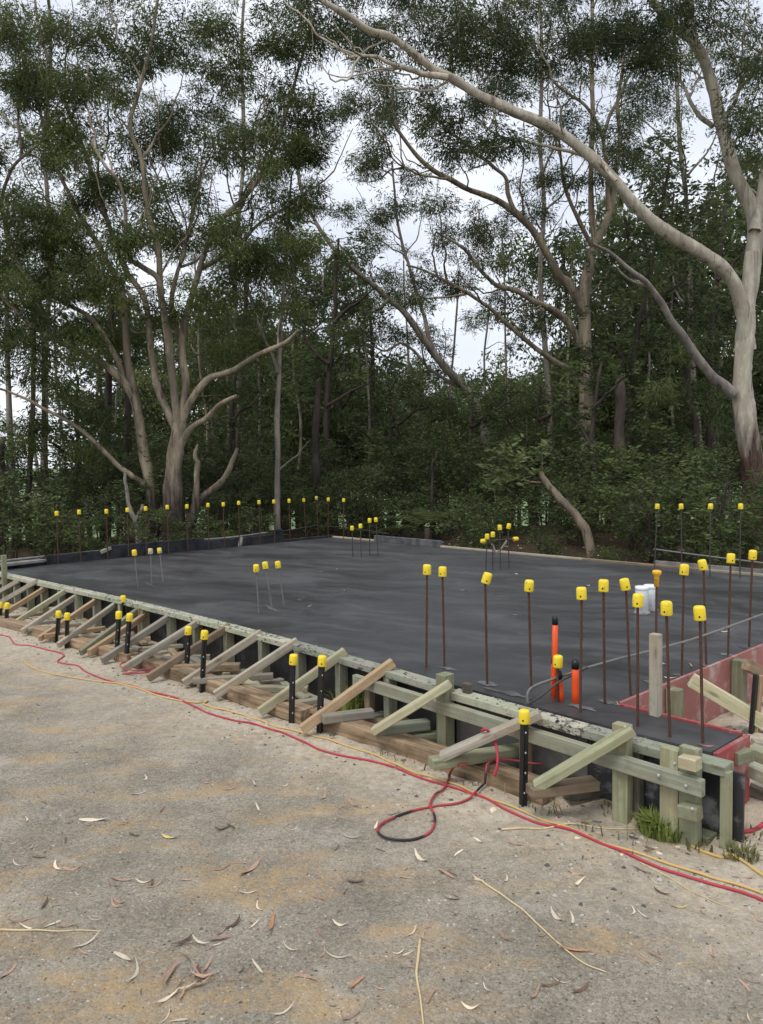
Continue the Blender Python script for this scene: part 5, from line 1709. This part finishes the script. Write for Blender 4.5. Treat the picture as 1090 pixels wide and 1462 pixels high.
# -- big gum emerging above the bushes, limbs sweeping over the gap of sky
T = Tree(501); D = 16.0
b = base_at(838, 770, D)
_l = T.limb([b - [0, 0, .2]] + path3([(838, 700), (839, 620), (838, 540), (836, 480), (834, 440), (836, 410), (842, 380), (850, 350), (862, 325), (872, 300), (877, 270), (880, 240), (886, 200), (882, 150), (890, 90), (886, 30)], D, .4), PXM(24, D), PXM(3, D), 14, .0)
T.sprout(_l, 5)
_l = T.limb(path3([(834, 445), (824, 425), (812, 405), (800, 395), (788, 372), (772, 345), (755, 322), (735, 303), (712, 288), (690, 278), (668, 270), (640, 255), (618, 243), (595, 222), (575, 195), (560, 168), (550, 130)], D, -1.0), PXM(14, D), PXM(4, D), 10, .02)
T.sprout(_l, 5)
_l = T.limb(path3([(828, 495), (818, 470), (803, 450), (782, 436), (760, 428), (735, 415), (712, 410), (695, 395), (680, 378), (668, 360), (650, 345), (625, 330)], D, -.8), PXM(11, D), PXM(3, D), 10, .02)
T.sprout(_l, 5)
_l = T.limb(path3([(836, 535), (800, 520), (772, 502), (748, 483), (725, 462), (700, 440), (678, 425), (650, 408), (625, 395), (605, 385), (580, 378)], D, -1.2), PXM(9, D), PXM(2.5, D), 8, .02)
T.sprout(_l, 5)
_l = T.limb(path3([(736, 303), (728, 280), (722, 255), (700, 232), (672, 212), (645, 190), (625, 168), (600, 150)], D - .6, -.6), PXM(7, D), PXM(2.5, D), 8, .03)
T.sprout(_l, 5)
_l = T.limb(path3([(850, 350), (846, 300), (845, 250), (844, 200), (846, 150), (845, 90), (847, 30), (848, -30)], D + .2, .2), PXM(9, D), PXM(5, D), 10, .015)
T.sprout(_l, 5)
_l = T.limb(path3([(870, 300), (868, 265), (866, 230), (862, 200), (868, 170), (885, 140), (900, 110), (915, 85), (935, 75)], D + .2, .5), PXM(8, D), PXM(3, D), 8, .02)
T.sprout(_l, 5)
_l = T.limb(path3([(862, 200), (852, 175), (835, 150), (815, 135), (795, 120), (775, 95), (760, 60)], D + .3, -.5), PXM(6, D), PXM(2.5, D), 8, .02)
T.sprout(_l, 5)
_l = T.limb(path3([(848, 355), (830, 320), (815, 290), (805, 260), (802, 225), (790, 190)], D + .2, -.4), PXM(8, D), PXM(3, D), 8, .02)
T.sprout(_l, 5)
_l = T.limb(path3([(640, 255), (600, 250), (575, 235), (545, 215)], D - .8, .2), PXM(4, D), PXM(2, D), 6, .02)
T.sprout(_l, 5)
cl = masses([(600, 335, 40, 30), (690, 305, 36, 28), (575, 270, 40, 34), (760, 120, 50, 45), (820, 165, 50, 45), (890, 200, 50, 45), (700, 365, 30, 22), (640, 400, 36, 26), (560, 200, 40, 36), (800, 255, 45, 32), (590, 390, 30, 24), (650, 290, 30, 22), (740, 250, 40, 30), (690, 160, 45, 35), (740, 45, 60, 40), (850, 25, 60, 45), (920, 60, 45, 35), (640, 225, 40, 26),
             (720, 330, 30, 20), (910, 130, 40, 35), (560, 140, 40, 34), (600, 265, 40, 30), (545, 330, 34, 30), (660, 335, 34, 24), (620, 180, 36, 30), (720, 395, 36, 22), (590, 430, 34, 24), (770, 300, 36, 26), (530, 240, 34, 34), (650, 60, 44, 36), (600, 40, 44, 36), (700, 445, 34, 22), (760, 470, 30, 20), (560, 20, 44, 36), (770, 190, 45, 34), (840, 240, 40, 28)], D, T.r, 1.05, 1.1, (.25, .56))
T.grow(cl, up=.15)
T.build('gum_tree', 'gum rising above the dark bushes, its limbs sweeping out over the gap of sky', 'gum trees around the slab', BARK_CREAM, LEAF_GUM2, 'gum', b, .9)

# -- farther leaning gum in the middle
T = Tree(601); D = 18.5
b = base_at(720, 760, D)
_l = T.limb([b - [0, 0, .2]] + path3([(712, 700), (695, 630), (678, 580), (662, 552), (645, 535), (622, 508), (600, 478), (575, 445), (555, 428), (540, 412), (520, 395), (495, 372), (470, 345), (448, 310), (430, 270), (425, 235)], D, -.6), PXM(15, D), PXM(4, D), 10, .02)
T.sprout(_l, 5)
_l = T.limb(path3([(622, 508), (612, 475), (602, 440), (590, 405), (580, 370), (572, 330), (565, 280), (560, 230)], D, .5), PXM(7, D), PXM(3, D), 8, .03)
T.sprout(_l, 5)
_l = T.limb(path3([(662, 552), (640, 545), (612, 525), (590, 500), (572, 488), (548, 500), (525, 490)], D, -.3), PXM(6, D), PXM(2.5, D), 8, .03)
T.sprout(_l, 5)
_l = T.limb(path3([(555, 428), (540, 440), (515, 445), (485, 430), (455, 405), (430, 390)], D - .4, -.3), PXM(6, D), PXM(2.5, D), 8, .03)
T.sprout(_l, 5)
cl = masses([(470, 200, 34, 40), (495, 130, 36, 40), (520, 250, 30, 30), (585, 430, 34, 24), (445, 310, 36, 34), (490, 380, 40, 26), (540, 330, 26, 26), (545, 400, 26, 20), (500, 300, 30, 24), (445, 250, 30, 30), (600, 480, 28, 18), (530, 180, 30, 30), (520, 60, 40, 40), (560, 110, 34, 34), (470, 420, 34, 24), (560, 470, 30, 20), (620, 520, 30, 20), (500, 440, 30, 22)], D, T.r, 1.0, 1.1, (.36, .6))
T.grow(cl, up=.15)
T.build('gum_tree', 'leaning gum standing farther back, crossing the sky between the two big crowns', 'gum trees around the slab', BARK_GREY, LEAF_GUM, 'gum', b, .9)

# -- tall gums farther back, filling the canopy between the near ones
for k, (D, bx, trunk, lst, lab) in enumerate([
    (19.0, 60, [(60, 700), (62, 600), (66, 500), (72, 400), (70, 300), (64, 200), (70, 80), (66, -40)],
     [(40, 60, 60, 50), (110, 20, 60, 50), (20, 170, 50, 40), (120, 120, 50, 36), (60, 250, 50, 40), (130, 330, 50, 36), (10, 340, 40, 40), (70, 420, 50, 34), (150, 430, 46, 30), (120, 230, 50, 34), (180, 490, 36, 24), (30, 470, 40, 26)], 'tall straight gum seen through the crown of the leaning trunk'),
    (20.0, 345, [(345, 700), (343, 600), (338, 500), (335, 400), (342, 300), (350, 200), (346, 80), (350, -40)],
     [(300, 30, 60, 46), (370, 110, 56, 44), (290, 150, 50, 40), (350, 180, 50, 40), (290, 250, 50, 36), (365, 270, 46, 36), (320, 330, 50, 34), (270, 370, 44, 30), (380, 360, 44, 32), (430, 410, 40, 30), (300, 480, 44, 28), (210, 140, 46, 36), (440, 20, 46, 44), (260, 80, 50, 40), (230, 350, 40, 30)], 'tall straight gum behind the many stemmed gum, its crown over the slender trunk'),
    (21.0, 790, [(790, 700), (788, 600), (780, 500), (772, 400), (776, 300), (770, 200), (775, 80), (770, -40)],
     [(720, 20, 50, 44), (800, 20, 56, 44), (760, 110, 46, 38), (650, 20, 44, 40), (830, 110, 44, 38), (800, 330, 36, 26), (870, 300, 44, 36), (620, 130, 40, 34), (680, 110, 40, 32)], 'tall straight gum behind the sweeping gum'),
    (17.5, 1000, [(1000, 700), (998, 600), (990, 500), (985, 400), (980, 300), (970, 200), (965, 100), (960, -20)],
     [(960, 170, 46, 40), (900, 150, 44, 40), (1000, 110, 46, 36), (940, 230, 50, 36), (1060, 130, 40, 50), (890, 240, 40, 34), (1085, 260, 40, 50), (950, 60, 50, 36)], 'tall gum in the shade behind the pale gum')]):
    T = Tree(651 + k)
    b = base_at(bx, 760, D)
    _l = T.limb([b - [0, 0, .2]] + path3(trunk, D, .3), PXM(11, D), PXM(4, D), 9, .03)
    T.sprout(_l, 12, 1.2, 2.8, .35, .03)
    T.grow(masses(lst, D, T.r, 1.1, 1.15 if k == 1 else 1.4, (.28, .6)), up=.2)
    T.build('gum_tree', lab, 'gum trees around the slab', BARK_GREY, LEAF_GUM, 'gum', b, .62)

# -- leaning peeling log trunk among the bushes
T = Tree(701); D = 10.2
b = base_at(850, 780, D)
T.limb([b - [0, 0, .1]] + path3([(838, 762), (825, 742), (810, 722), (796, 705), (782, 690), (772, 676)], D, .3), PXM(16, D), PXM(8, D), 12, .015)
T.limb(path3([(782, 690), (765, 688), (745, 686)], D + .3, .2), PXM(4, D), PXM(2, D), 6, .01)
cl = masses([(760, 650, 40, 26), (720, 670, 34, 24)], D + .5, T.r, .7, .8, (.25, .4))
T.grow(cl)
T.build('leaning_tree', 'short leaning trunk with peeling bark slanting through the bushes behind the crossbar cluster', None, BARK_PEEL, LEAF_DARK, 'broad', b)
# small forked dead stem
T = Tree(711); D = 11.7
b = base_at(200, 778, D)
T.limb([b - [0, 0, .1]] + path3([(197, 758), (193, 742), (186, 728), (182, 715), (181, 700), (179, 688), (180, 676)], D), PXM(9, D), PXM(4, D), 9, .01)
T.limb(path3([(194, 745), (198, 735), (202, 728), (204, 720)], D), PXM(6, D), PXM(4, D), 8, .0)
T.build('dead_stem', 'small forked grey dead stem standing before the leaning pale trunk', None, BARK_DEAD, LEAF_DARK, 'broad', b, cat='dead tree', crown=False)

# -- dark leafy rainforest trees
def leafy(seed, D, base_px, trunk, limbs, lst, label, k=1.0, rad=(.28, .48), bark=BARK_DARK, leaf=LEAF_DARK, kind='broad', dens=.9, w=12, name='leafy_tree', group='dark leafy trees behind the slab', spread=1.0):
    T = Tree(seed)
    b = base_at(base_px, 760, D)
    T.limb([b - [0, 0, .1]] + path3(trunk, D, .2), PXM(w, D), PXM(w * .3, D), 10, .02)
    for l in limbs: T.limb(path3(l, D, T.r.uniform(-.6, .6)), PXM(w * .5, D), PXM(w * .2, D), 7, .03)
    T.grow(masses(lst, D, T.r, spread, k, rad))
    return T.build(name, label, group, bark, leaf, kind, b, dens)


leafy(801, 14.3, 895, [(895, 700), (898, 620), (903, 540), (915, 460), (930, 380), (945, 300), (955, 220)], [[(903, 540), (880, 500), (850, 480)], [(915, 460), (950, 420), (985, 390)], [(930, 380), (905, 350), (890, 310)]],
      [(955, 275, 70, 55), (930, 350, 65, 50), (905, 420, 65, 50), (975, 400, 60, 50), (960, 480, 65, 50), (880, 490, 55, 45), (900, 560, 65, 50), (840, 520, 50, 36), (870, 370, 40, 40), (985, 330, 50, 40), (930, 230, 40, 30)],
      'tall dark leafy tree filling the space between the sweeping gum and the pale gum', 1.05)
leafy(802, 15.4, 1010, [(1010, 700), (1012, 600), (1016, 500), (1025, 400), (1035, 300), (1045, 200)], [[(1016, 500), (990, 470), (970, 440)], [(1025, 400), (1055, 370), (1080, 340)]],
      [(1030, 330, 55, 55), (1000, 440, 55, 50), (1050, 250, 45, 50), (1010, 540, 55, 45), (970, 560, 50, 45), (1075, 400, 40, 50), (1085, 520, 40, 60), (1000, 620, 55, 40), (1100, 300, 40, 60)],
      'dark leafy tree hard behind the pale gum trunk', 1.05)
leafy(803, 16.5, 470, [(470, 700), (468, 640), (466, 580), (470, 520), (478, 460), (480, 400), (485, 340)], [[(470, 520), (440, 490), (420, 460)], [(478, 460), (510, 430), (540, 410)], [(466, 580), (500, 560), (530, 545)]],
      [(470, 410, 55, 45), (515, 375, 40, 35), (440, 470, 45, 40), (505, 470, 50, 40), (460, 540, 60, 40), (535, 520, 40, 34), (490, 340, 35, 30), (425, 540, 40, 35)],
      'dark dome shaped tree right of the slender grey trunk'.replace('right of', 'standing next to'), 1.15)
leafy(804, 12.8, 850, [(850, 700), (846, 640), (850, 580), (858, 520)], [[(846, 640), (820, 600), (800, 570)], [(850, 580), (880, 550), (900, 530)]],
      [(830, 560, 55, 40), (880, 600, 60, 45), (820, 630, 50, 40), (900, 660, 55, 40), (860, 690, 60, 40), (940, 620, 45, 40), (790, 590, 34, 28)],
      'leafy small tree with glossy leaves before the sweeping gum', 1.15, (.24, .4), leaf=LEAF_BUSH)
leafy(805, 15.5, 335, [(335, 720), (336, 660), (332, 600), (335, 550), (340, 500)], [[(336, 660), (310, 630), (290, 610)], [(332, 600), (360, 575), (380, 555)]],
      [(340, 560, 45, 30), (310, 620, 45, 34), (370, 610, 45, 36), (330, 670, 50, 34), (390, 680, 40, 34), (295, 690, 40, 30), (360, 520, 35, 24)],
      'dark leafy tree behind the many stemmed gum and the slender trunk', 1.1)
leafy(806, 15.0, 110, [(110, 720), (112, 660), (108, 600), (112, 540)], [[(112, 660), (85, 640), (60, 620)], [(108, 600), (140, 580), (165, 560)]],
      [(110, 590, 50, 34), (75, 630, 45, 34), (150, 630, 50, 36), (110, 680, 55, 36), (165, 690, 45, 34), (60, 690, 40, 34), (140, 540, 40, 26)],
      'dark leafy tree behind the start of the long bar row', 1.0)
leafy(807, 17.5, 560, [(560, 720), (556, 660), (560, 610), (565, 560)], [[(556, 660), (530, 630), (510, 610)], [(560, 610), (590, 590), (610, 580)]],
      [(560, 580, 45, 30), (520, 620, 45, 34), (600, 620, 45, 34), (560, 660, 55, 36), (500, 670, 40, 34), (615, 670, 40, 34), (590, 550, 30, 20)],
      'dark leafy tree behind the four bar cluster', 1.15)
leafy(808, 15.8, 665, [(665, 720), (668, 660), (672, 610), (676, 560)], [[(668, 660), (640, 640), (625, 610)], [(672, 610), (700, 590), (720, 575)]],
      [(675, 570, 40, 26), (640, 610, 45, 34), (710, 610, 45, 34), (670, 660, 55, 36), (720, 660, 45, 34), (625, 660, 40, 34), (735, 575, 30, 22)],
      'dark leafy tree behind the crossbar cluster', 1.15, leaf=LEAF_BUSH)
leafy(809, 18.5, 765, [(765, 720), (766, 650), (770, 600), (772, 550)], [[(766, 650), (740, 620), (725, 600)], [(770, 600), (800, 580), (815, 560)]],
      [(770, 560, 40, 24), (735, 600, 40, 30), (800, 590, 40, 30), (765, 640, 50, 36), (810, 650, 40, 34)],
      'pale leaved tree farther back between the crossbar cluster and the leaning trunk', 1.2, (.3, .5), leaf=LEAF_BG)

# -- bushes along the far sides of the slab: a few shapes, copied
def bush_proto(seed, h, w, n, leaf, stems=7):
    T = Tree(seed)
    for _ in range(stems):
        a = T.r.uniform(0, 6.28); q = T.r.uniform(.2, .8) * w * .5
        e = np.array([q * math.cos(a), q * math.sin(a), h * T.r.uniform(.5, .85)])
        T.limb([np.array([.05 * math.cos(a), .05 * math.sin(a), -.12]), e * [.35, .35, .5] + T.r.normal(0, .04, 3), e], .018, .006, 6, .02)
    cl = []
    for _ in range(n):
        q = T.r.normal(0, 1, 3); q /= np.linalg.norm(q); q *= T.r.random() ** .4
        cl.append((q[0] * w * .5, q[1] * w * .5, h * .52 + q[2] * h * .46, T.r.uniform(.16, .3)))
    T.grow(cl, rmin=.003)
    tm = mesh_np('stems', np.vstack(T.V), np.vstack(T.F), BARK_DARK, True)
    cm = crown_mesh('foliage', T.clumps, 'bush', T.r, leaf, 1.1)
    return tm, cm


BUSH = [bush_proto(901, 1.5, 1.7, 40, LEAF_DARK), bush_proto(902, 1.0, 1.5, 30, LEAF_BUSH), bush_proto(903, 2.2, 1.8, 52, LEAF_DARK), bush_proto(904, 1.25, 1.3, 30, LEAF_BUSH)]
BLAB = ['dark leafed bush in the thicket along the far slab edges', 'low fresh green bush in the thicket along the far slab edges', 'tall dark bush in the thicket along the far slab edges', 'rounded mid green bush in the thicket along the far slab edges']


def put_bush(p, kind, s, rz, label=None):
    p = np.array([p[0], p[1], gz(p)])
    tm, cm = BUSH[kind]
    _px = W_PX / 2 + F_PX * p[0] / max(p[1], 1)
    if _px > 1025 and p[1] < 12.6: s *= .55
    if 765 < _px < 875 and p[1] < 10.6: s *= .45
    root = empty('bush', p, label or BLAB[kind], 'bush', 'bushes along the far slab edges')
    root.rotation_euler = (0, 0, rz); root.scale = (s, s, s * random.uniform(.85, 1.15))
    for nm, me in (('stems', tm), ('foliage', cm)):
        o = bpy.data.objects.new(nm, me); COL.objects.link(o); o.parent = root
    return root


put_bush(atd(305, 752, 11.6), 1, .52, 1.0, 'small pale green seedling bush beside the base of the many stemmed gum')
put_bush(atd(1010, 760, 9.6) , 3, 1.1, .4, 'glossy leaved bush just behind the row of thin bars')
put_bush(atd(930, 760, 10.0), 3, 1.0, 2.4, 'glossy leaved bush between the leaning trunk and the row of thin bars')
rb = np.random.default_rng(77)
for row_, (vv, n, kinds) in enumerate([(8.65, 12, (1, 3, 0)), (9.7, 11, (0, 1, 3)), (11.0, 12, (0, 2)), (12.8, 12, (2, 0)), (15, 12, (2,))]):
    for k in range(n):
        u = -3.2 + (k + rb.uniform(.2, .8)) * (13.2 + row_ * 1.2) / n
        if row_ < 1 and abs(u - 8.7) < .6: continue
        kd_ = int(rb.choice(kinds))
        part_ = 'by the row of thin bars' if u < 3.6 else 'behind the crossbar cluster' if u < 6.6 else 'behind the four bar cluster'
        put_bush(uvz(u, vv + rb.uniform(-.3, .3)), kd_, rb.uniform(.62, .95) + .06 * row_, rb.uniform(0, 6.28),
                 BLAB[kd_].split(' in the thicket')[0] + (' in the front of the thicket ', ' second row into the thicket ', ' midway into the thicket ', ' deep in the thicket ', ' at the back of the thicket ')[row_] + part_)
for row_, (uu, n, kinds) in enumerate([(10.7, 8, (1, 3, 0)), (11.8, 11, (0, 2, 3)), (13.4, 13, (2, 0)), (15.5, 11, (2,))]):
    for k in range(n):
        v = 1.2 + (k + rb.uniform(.2, .8)) * (8.5 + row_ * .8) / n
        if row_ < 2 and v < 3.0: continue
        kd_ = int(rb.choice(kinds))
        part_ = 'below the gum trunks' if v < 5.5 else 'past the slender grey trunk'
        put_bush(uvz(uu + rb.uniform(-.3, .3), v), kd_, rb.uniform(.55, .85) + .07 * row_, rb.uniform(0, 6.28),
                 BLAB[kd_].split(' in the thicket')[0] + (' close behind the black upstand ', ' second row behind the black upstand ', ' well behind the black upstand ', ' deepest behind the black upstand ')[row_] + part_)

# -- palms / cycads with arching fronds in the understorey
def palm(p, n, L, label):
    p = np.array([p[0], p[1], gz(p)])
    root = empty('palm', p, label, 'palm', 'small palms in the understorey')
    vs, fs, tint = [], [], []
    k = 0
    for j in range(n):
        a = 2 * math.pi * j / n + rb.uniform(-.2, .2); el = rb.uniform(.5, 1.3)
        d = np.array([math.cos(a), math.sin(a), 0])
        pts = [np.array([0, 0, .25]) + d * L * t * math.cos(el * (1 - .55 * t)) + np.array([0, 0, L * t * math.sin(el) - L * .55 * t * t]) for t in np.linspace(0, 1, 16)]
        sdir = np.array([-d[1], d[0], 0])
        for i in range(3, 16):
            tg = pts[i] - pts[i - 1]; tg = tg / np.linalg.norm(tg)
            for sg in (-1, 1):
                ll = L * .30 * math.sin(math.pi * min(.97, i / 16 + .05))
                e = pts[i] + sdir * sg * ll * .85 + tg * ll * .5 + np.array([0, 0, -ll * .25])
                vs += [pts[i] - tg * .012, pts[i] + tg * .012, e]
                fs.append((k, k + 1, k + 2)); k += 3; tint.append(rb.uniform(.2, .7))
    me = mesh_np('fronds', vs, fs, LEAF_DARK)
    at_ = me.attributes.new('tint', 'FLOAT', 'FACE'); at_.data.foreach_set('value', np.array(tint, dtype=np.float32))
    o = bpy.data.objects.new('fronds', me); COL.objects.link(o); o.parent = root
    tm = tube_mesh('trunk', [(0, 0, -.1), (.01, 0, .15), (0, 0, .3)], [.06, .055, .04], BARK_DARK, 8)
    o = bpy.data.objects.new('trunk', tm); COL.objects.link(o); o.parent = root


palm(atd(1060, 745, 10.6), 13, 1.15, 'small palm with arching fronds under the pale gum')
palm(atd(610, 750, 12.4), 11, .95, 'small palm with thin fronds behind the grey edge board')
palm(atd(905, 760, 11.4), 11, 1.0, 'small palm half hidden between the bushes and the dark trunks')

# -- plain dark trunks in the shade behind the bushes
for k, (px, D, w, top, lean, lab) in enumerate([(883, 12.6, 22, 560, 2, 'thick dark brown trunk standing behind the row of thin bars'), (1000, 13.6, 12, 520, -8, 'thin dark trunk behind the glossy bushes'), (930, 14.5, 10, 500, 6, 'thin dark trunk next to the thick brown one'),
                                                (150, 14.2, 14, 420, 4, 'reddish dark trunk standing behind the forked dead stem'), (188, 15.0, 15, 430, -4, 'dark straight trunk between the leaning trunk and the reddish one'), (25, 13.5, 11, 380, -10, 'grey brown trunk at the frame edge above the pale board'),
                                                (40, 14.6, 10, 400, 5, 'thin dark trunk next to the grey brown one at the frame edge'), (3, 12.8, 14, 640, 0, 'dark stump like trunk cut by the picture edge'), (70, 16, 8, 420, -6, 'slim dark trunk in the gap showing the far paddock'), (450, 15.5, 13, 560, 3, 'dark reddish trunk behind the corner of the bar row'),
                                                (615, 13.6, 5, 660, 4, 'slim dark stem behind the grey edge board'), (330, 17, 9, 380, 12, 'dark trunk behind the slender grey gum'), (540, 20, 8, 430, -6, 'dark far trunk behind the four bar cluster')]):
    T = Tree(1000 + k)
    b = base_at(px, 760, D)
    bark = BARK_GREY if k == 5 else BARK_DARK
    T.limb([b - [0, 0, .15]] + path3([(px + lean * f, y) for f, y in ((.3, 720), (.7, 690 if top > 600 else 660), (1, max(top, 600)), (1.6, top + 60 if top < 530 else top - 8), (2.2, top if top < 530 else top - 16))], D, .2), PXM(w, D), PXM(w * .55, D), 10, .02, flare=.25)
    if top < 540:
        T.grow(masses([(px + lean * 2, top - 10, 40, 34), (px + lean * 2 - 25, top + 45, 26, 20), (px + lean * 2 + 28, top + 60, 26, 20)], D, T.r, 1, 1.0))
    T.build('dark_tree', lab, 'dark trunks in the shade', bark, LEAF_DARK if k % 2 else LEAF_GUM, 'gum', b, .8, crown=top < 540)

r_t = np.random.default_rng(4040)
for k, (px, D) in enumerate([(58, 17), (95, 19), (128, 16.5), (168, 20), (300, 18), (322, 21), (362, 17), (425, 19), (505, 22), (532, 18.5), (592, 23), (632, 20), (690, 24), (742, 21), (812, 19), (928, 17), (962, 19)]):
    T = Tree(1100 + k)
    b = base_at(px, 760, D)
    ln_ = r_t.uniform(-26, 26); top = r_t.uniform(330, 430)
    P_ = T.limb([b - [0, 0, .15]] + path3([(px + ln_ * .1, 690), (px + ln_ * .3 + r_t.uniform(-5, 5), 610), (px + ln_ * .6 + r_t.uniform(-6, 6), 510), (px + ln_, top)], D, r_t.uniform(-.5, .5)), PXM(r_t.uniform(5, 8), D), PXM(2.2, D), 9, .03)
    T.sprout(P_, 6, .6, 1.5, .4, .014)
    x1 = px + ln_
    T.grow(masses([(x1, top - 8, 26, 22), (x1 - 22, top + 40, 20, 14), (x1 + 22, top + 66, 20, 14)], D, T.r, 1, .9))
    T.build('slender_tree', 'slender pale trunk with a wispy crown standing in the wood behind the slab', 'slender pale trunks in the wood', BARK_CREAM if k % 3 else BARK_GREY, LEAF_GUM, 'gum', b, .6)

# -- the wood behind: copies of a few slim trees
def far_proto(seed, h, n, leaf):
    T = Tree(seed)
    top = np.array([T.r.uniform(-.8, .8), T.r.uniform(-.8, .8), h])
    T.limb([np.array([0, 0, -.3]), top * [.2, .2, .35], top * [.5, .5, .65], top], .13, .03, 8, .06)
    for _ in range(7):
        t = T.r.uniform(.3, .85); a = T.r.uniform(0, 6.28); L = T.r.uniform(1.0, 2.2)
        s = top * [t * .9, t * .9, t]
        T.limb([s, s + np.array([math.cos(a), math.sin(a), .7]) * L * .5, s + np.array([math.cos(a), math.sin(a), 1.1]) * L], .045, .012, 6, .04)
    cl = []
    for _ in range(n):
        t = T.r.uniform(.25, 1.0) ** .8; a = T.r.uniform(0, 6.28); q = T.r.random() ** .5 * (2.0 if t > .5 else 1.6)
        cl.append((top[0] * t + q * math.cos(a), top[1] * t + q * math.sin(a), h * t + T.r.uniform(-.3, .5), T.r.uniform(.45, .75)))
    T.grow(cl)
    return mesh_np('trunk', np.vstack(T.V), np.vstack(T.F), BARK_DARK if seed % 2 else BARK_GREY, True), crown_mesh('crown', T.clumps, 'far', T.r, leaf, 1.0)


FAR = [far_proto(1201, 9.0, 70, LEAF_DARK), far_proto(1202, 11.0, 80, LEAF_BG), far_proto(1203, 6.5, 60, LEAF_DARK), far_proto(1204, 8.0, 64, LEAF_GUM)]
FLAB = ['slim dark trunked tree in the wood far behind the slab', 'tall pale trunked tree in the wood far behind the slab', 'low dense tree in the wood far behind the slab', 'olive crowned tree in the wood far behind the slab']
far_spots = []
for px, D, kd, s in [(480, 26, 2, 1), (560, 30, 0, .9), (640, 28, 2, .9), (700, 33, 3, .8), (760, 27, 2, .95), (820, 24, 0, .95), (880, 22, 2, 1.15), (950, 21, 0, 1.0), (1020, 20, 3, 1.0), (1080, 23, 1, 1.0), (1120, 18, 2, 1.1), (430, 24, 0, .9), (370, 27, 2, 1.1), (310, 24, 3, .8), (260, 26, 2, .8), (200, 25, 2, .8),
                     (150, 26, 0, .8), (115, 30, 2, .7), (-60, 24, 2, .8), (600, 38, 0, .9), (520, 36, 3, .9), (680, 42, 0, .9), (450, 34, 1, .7), (920, 28, 1, .9), (1000, 30, 0, 1.0), (340, 33, 1, .8), (-20, 30, 0, 1.0), (730, 22, 2, .75), (580, 22, 2, .8), (660, 21, 2, .7), (500, 21, 2, .8), (240, 30, 0, .9), (410, 20, 2, .75), (850, 33, 3, 1.0),
                     (785, 38, 2, 1.2), (640, 50, 2, 1.5), (560, 52, 0, 1.2), (720, 55, 2, 1.6), (480, 48, 2, 1.5), (400, 44, 2, 1.4), (320, 46, 2, 1.5), (1060, 40, 2, 1.5), (960, 42, 2, 1.5), (880, 46, 2, 1.5), (800, 50, 2, 1.6), (180, 40, 2, 1.3), (-90, 34, 2, 1.4)] + [(x + rb.uniform(-15, 15), rb.uniform(22, 34), 2, rb.uniform(.55, .8)) for x in range(260, 1110, 42)]:
    if 515 < px < 770: s *= .78 if D < 40 else .95
    if px < 135: s *= .62
    p = atd(px, 700, D); p = np.array([p[0], p[1], gz(p)])
    where = 'beyond the start of the bar row' if px < 200 else 'beyond the many stemmed gum' if px < 420 else 'beyond the four bar cluster' if px < 600 else 'beyond the crossbar cluster' if px < 800 else 'beyond the row of thin bars'
    root = empty('wood_tree', p, FLAB[kd].replace('far behind the slab', 'far ' + where) if 'far behind' in FLAB[kd] else FLAB[kd], 'tree', 'trees of the wood behind the slab')
    root.rotation_euler = (0, 0, rb.uniform(0, 6.28)); root.scale = (s, s, s)
    for nm, me in zip(('trunk', 'crown'), FAR[kd]):
        o = bpy.data.objects.new(nm, me); COL.objects.link(o); o.parent = root

# leaf litter and sticks of the forest floor just past the slab
litter('forest_litter', 3000, lambda r: (lambda p: np.array([p[0], p[1], gz(p)]))(uvz(r.uniform(-3, 10.5), r.uniform(7.75, 10)) if r.random() < .65 else uvz(r.uniform(9.7, 12), r.uniform(1, 9))), lambda r: .015 + .05 * r.random() ** 2, WOODCH, .15, 'dead leaves and bark lying on the forest floor past the slab')
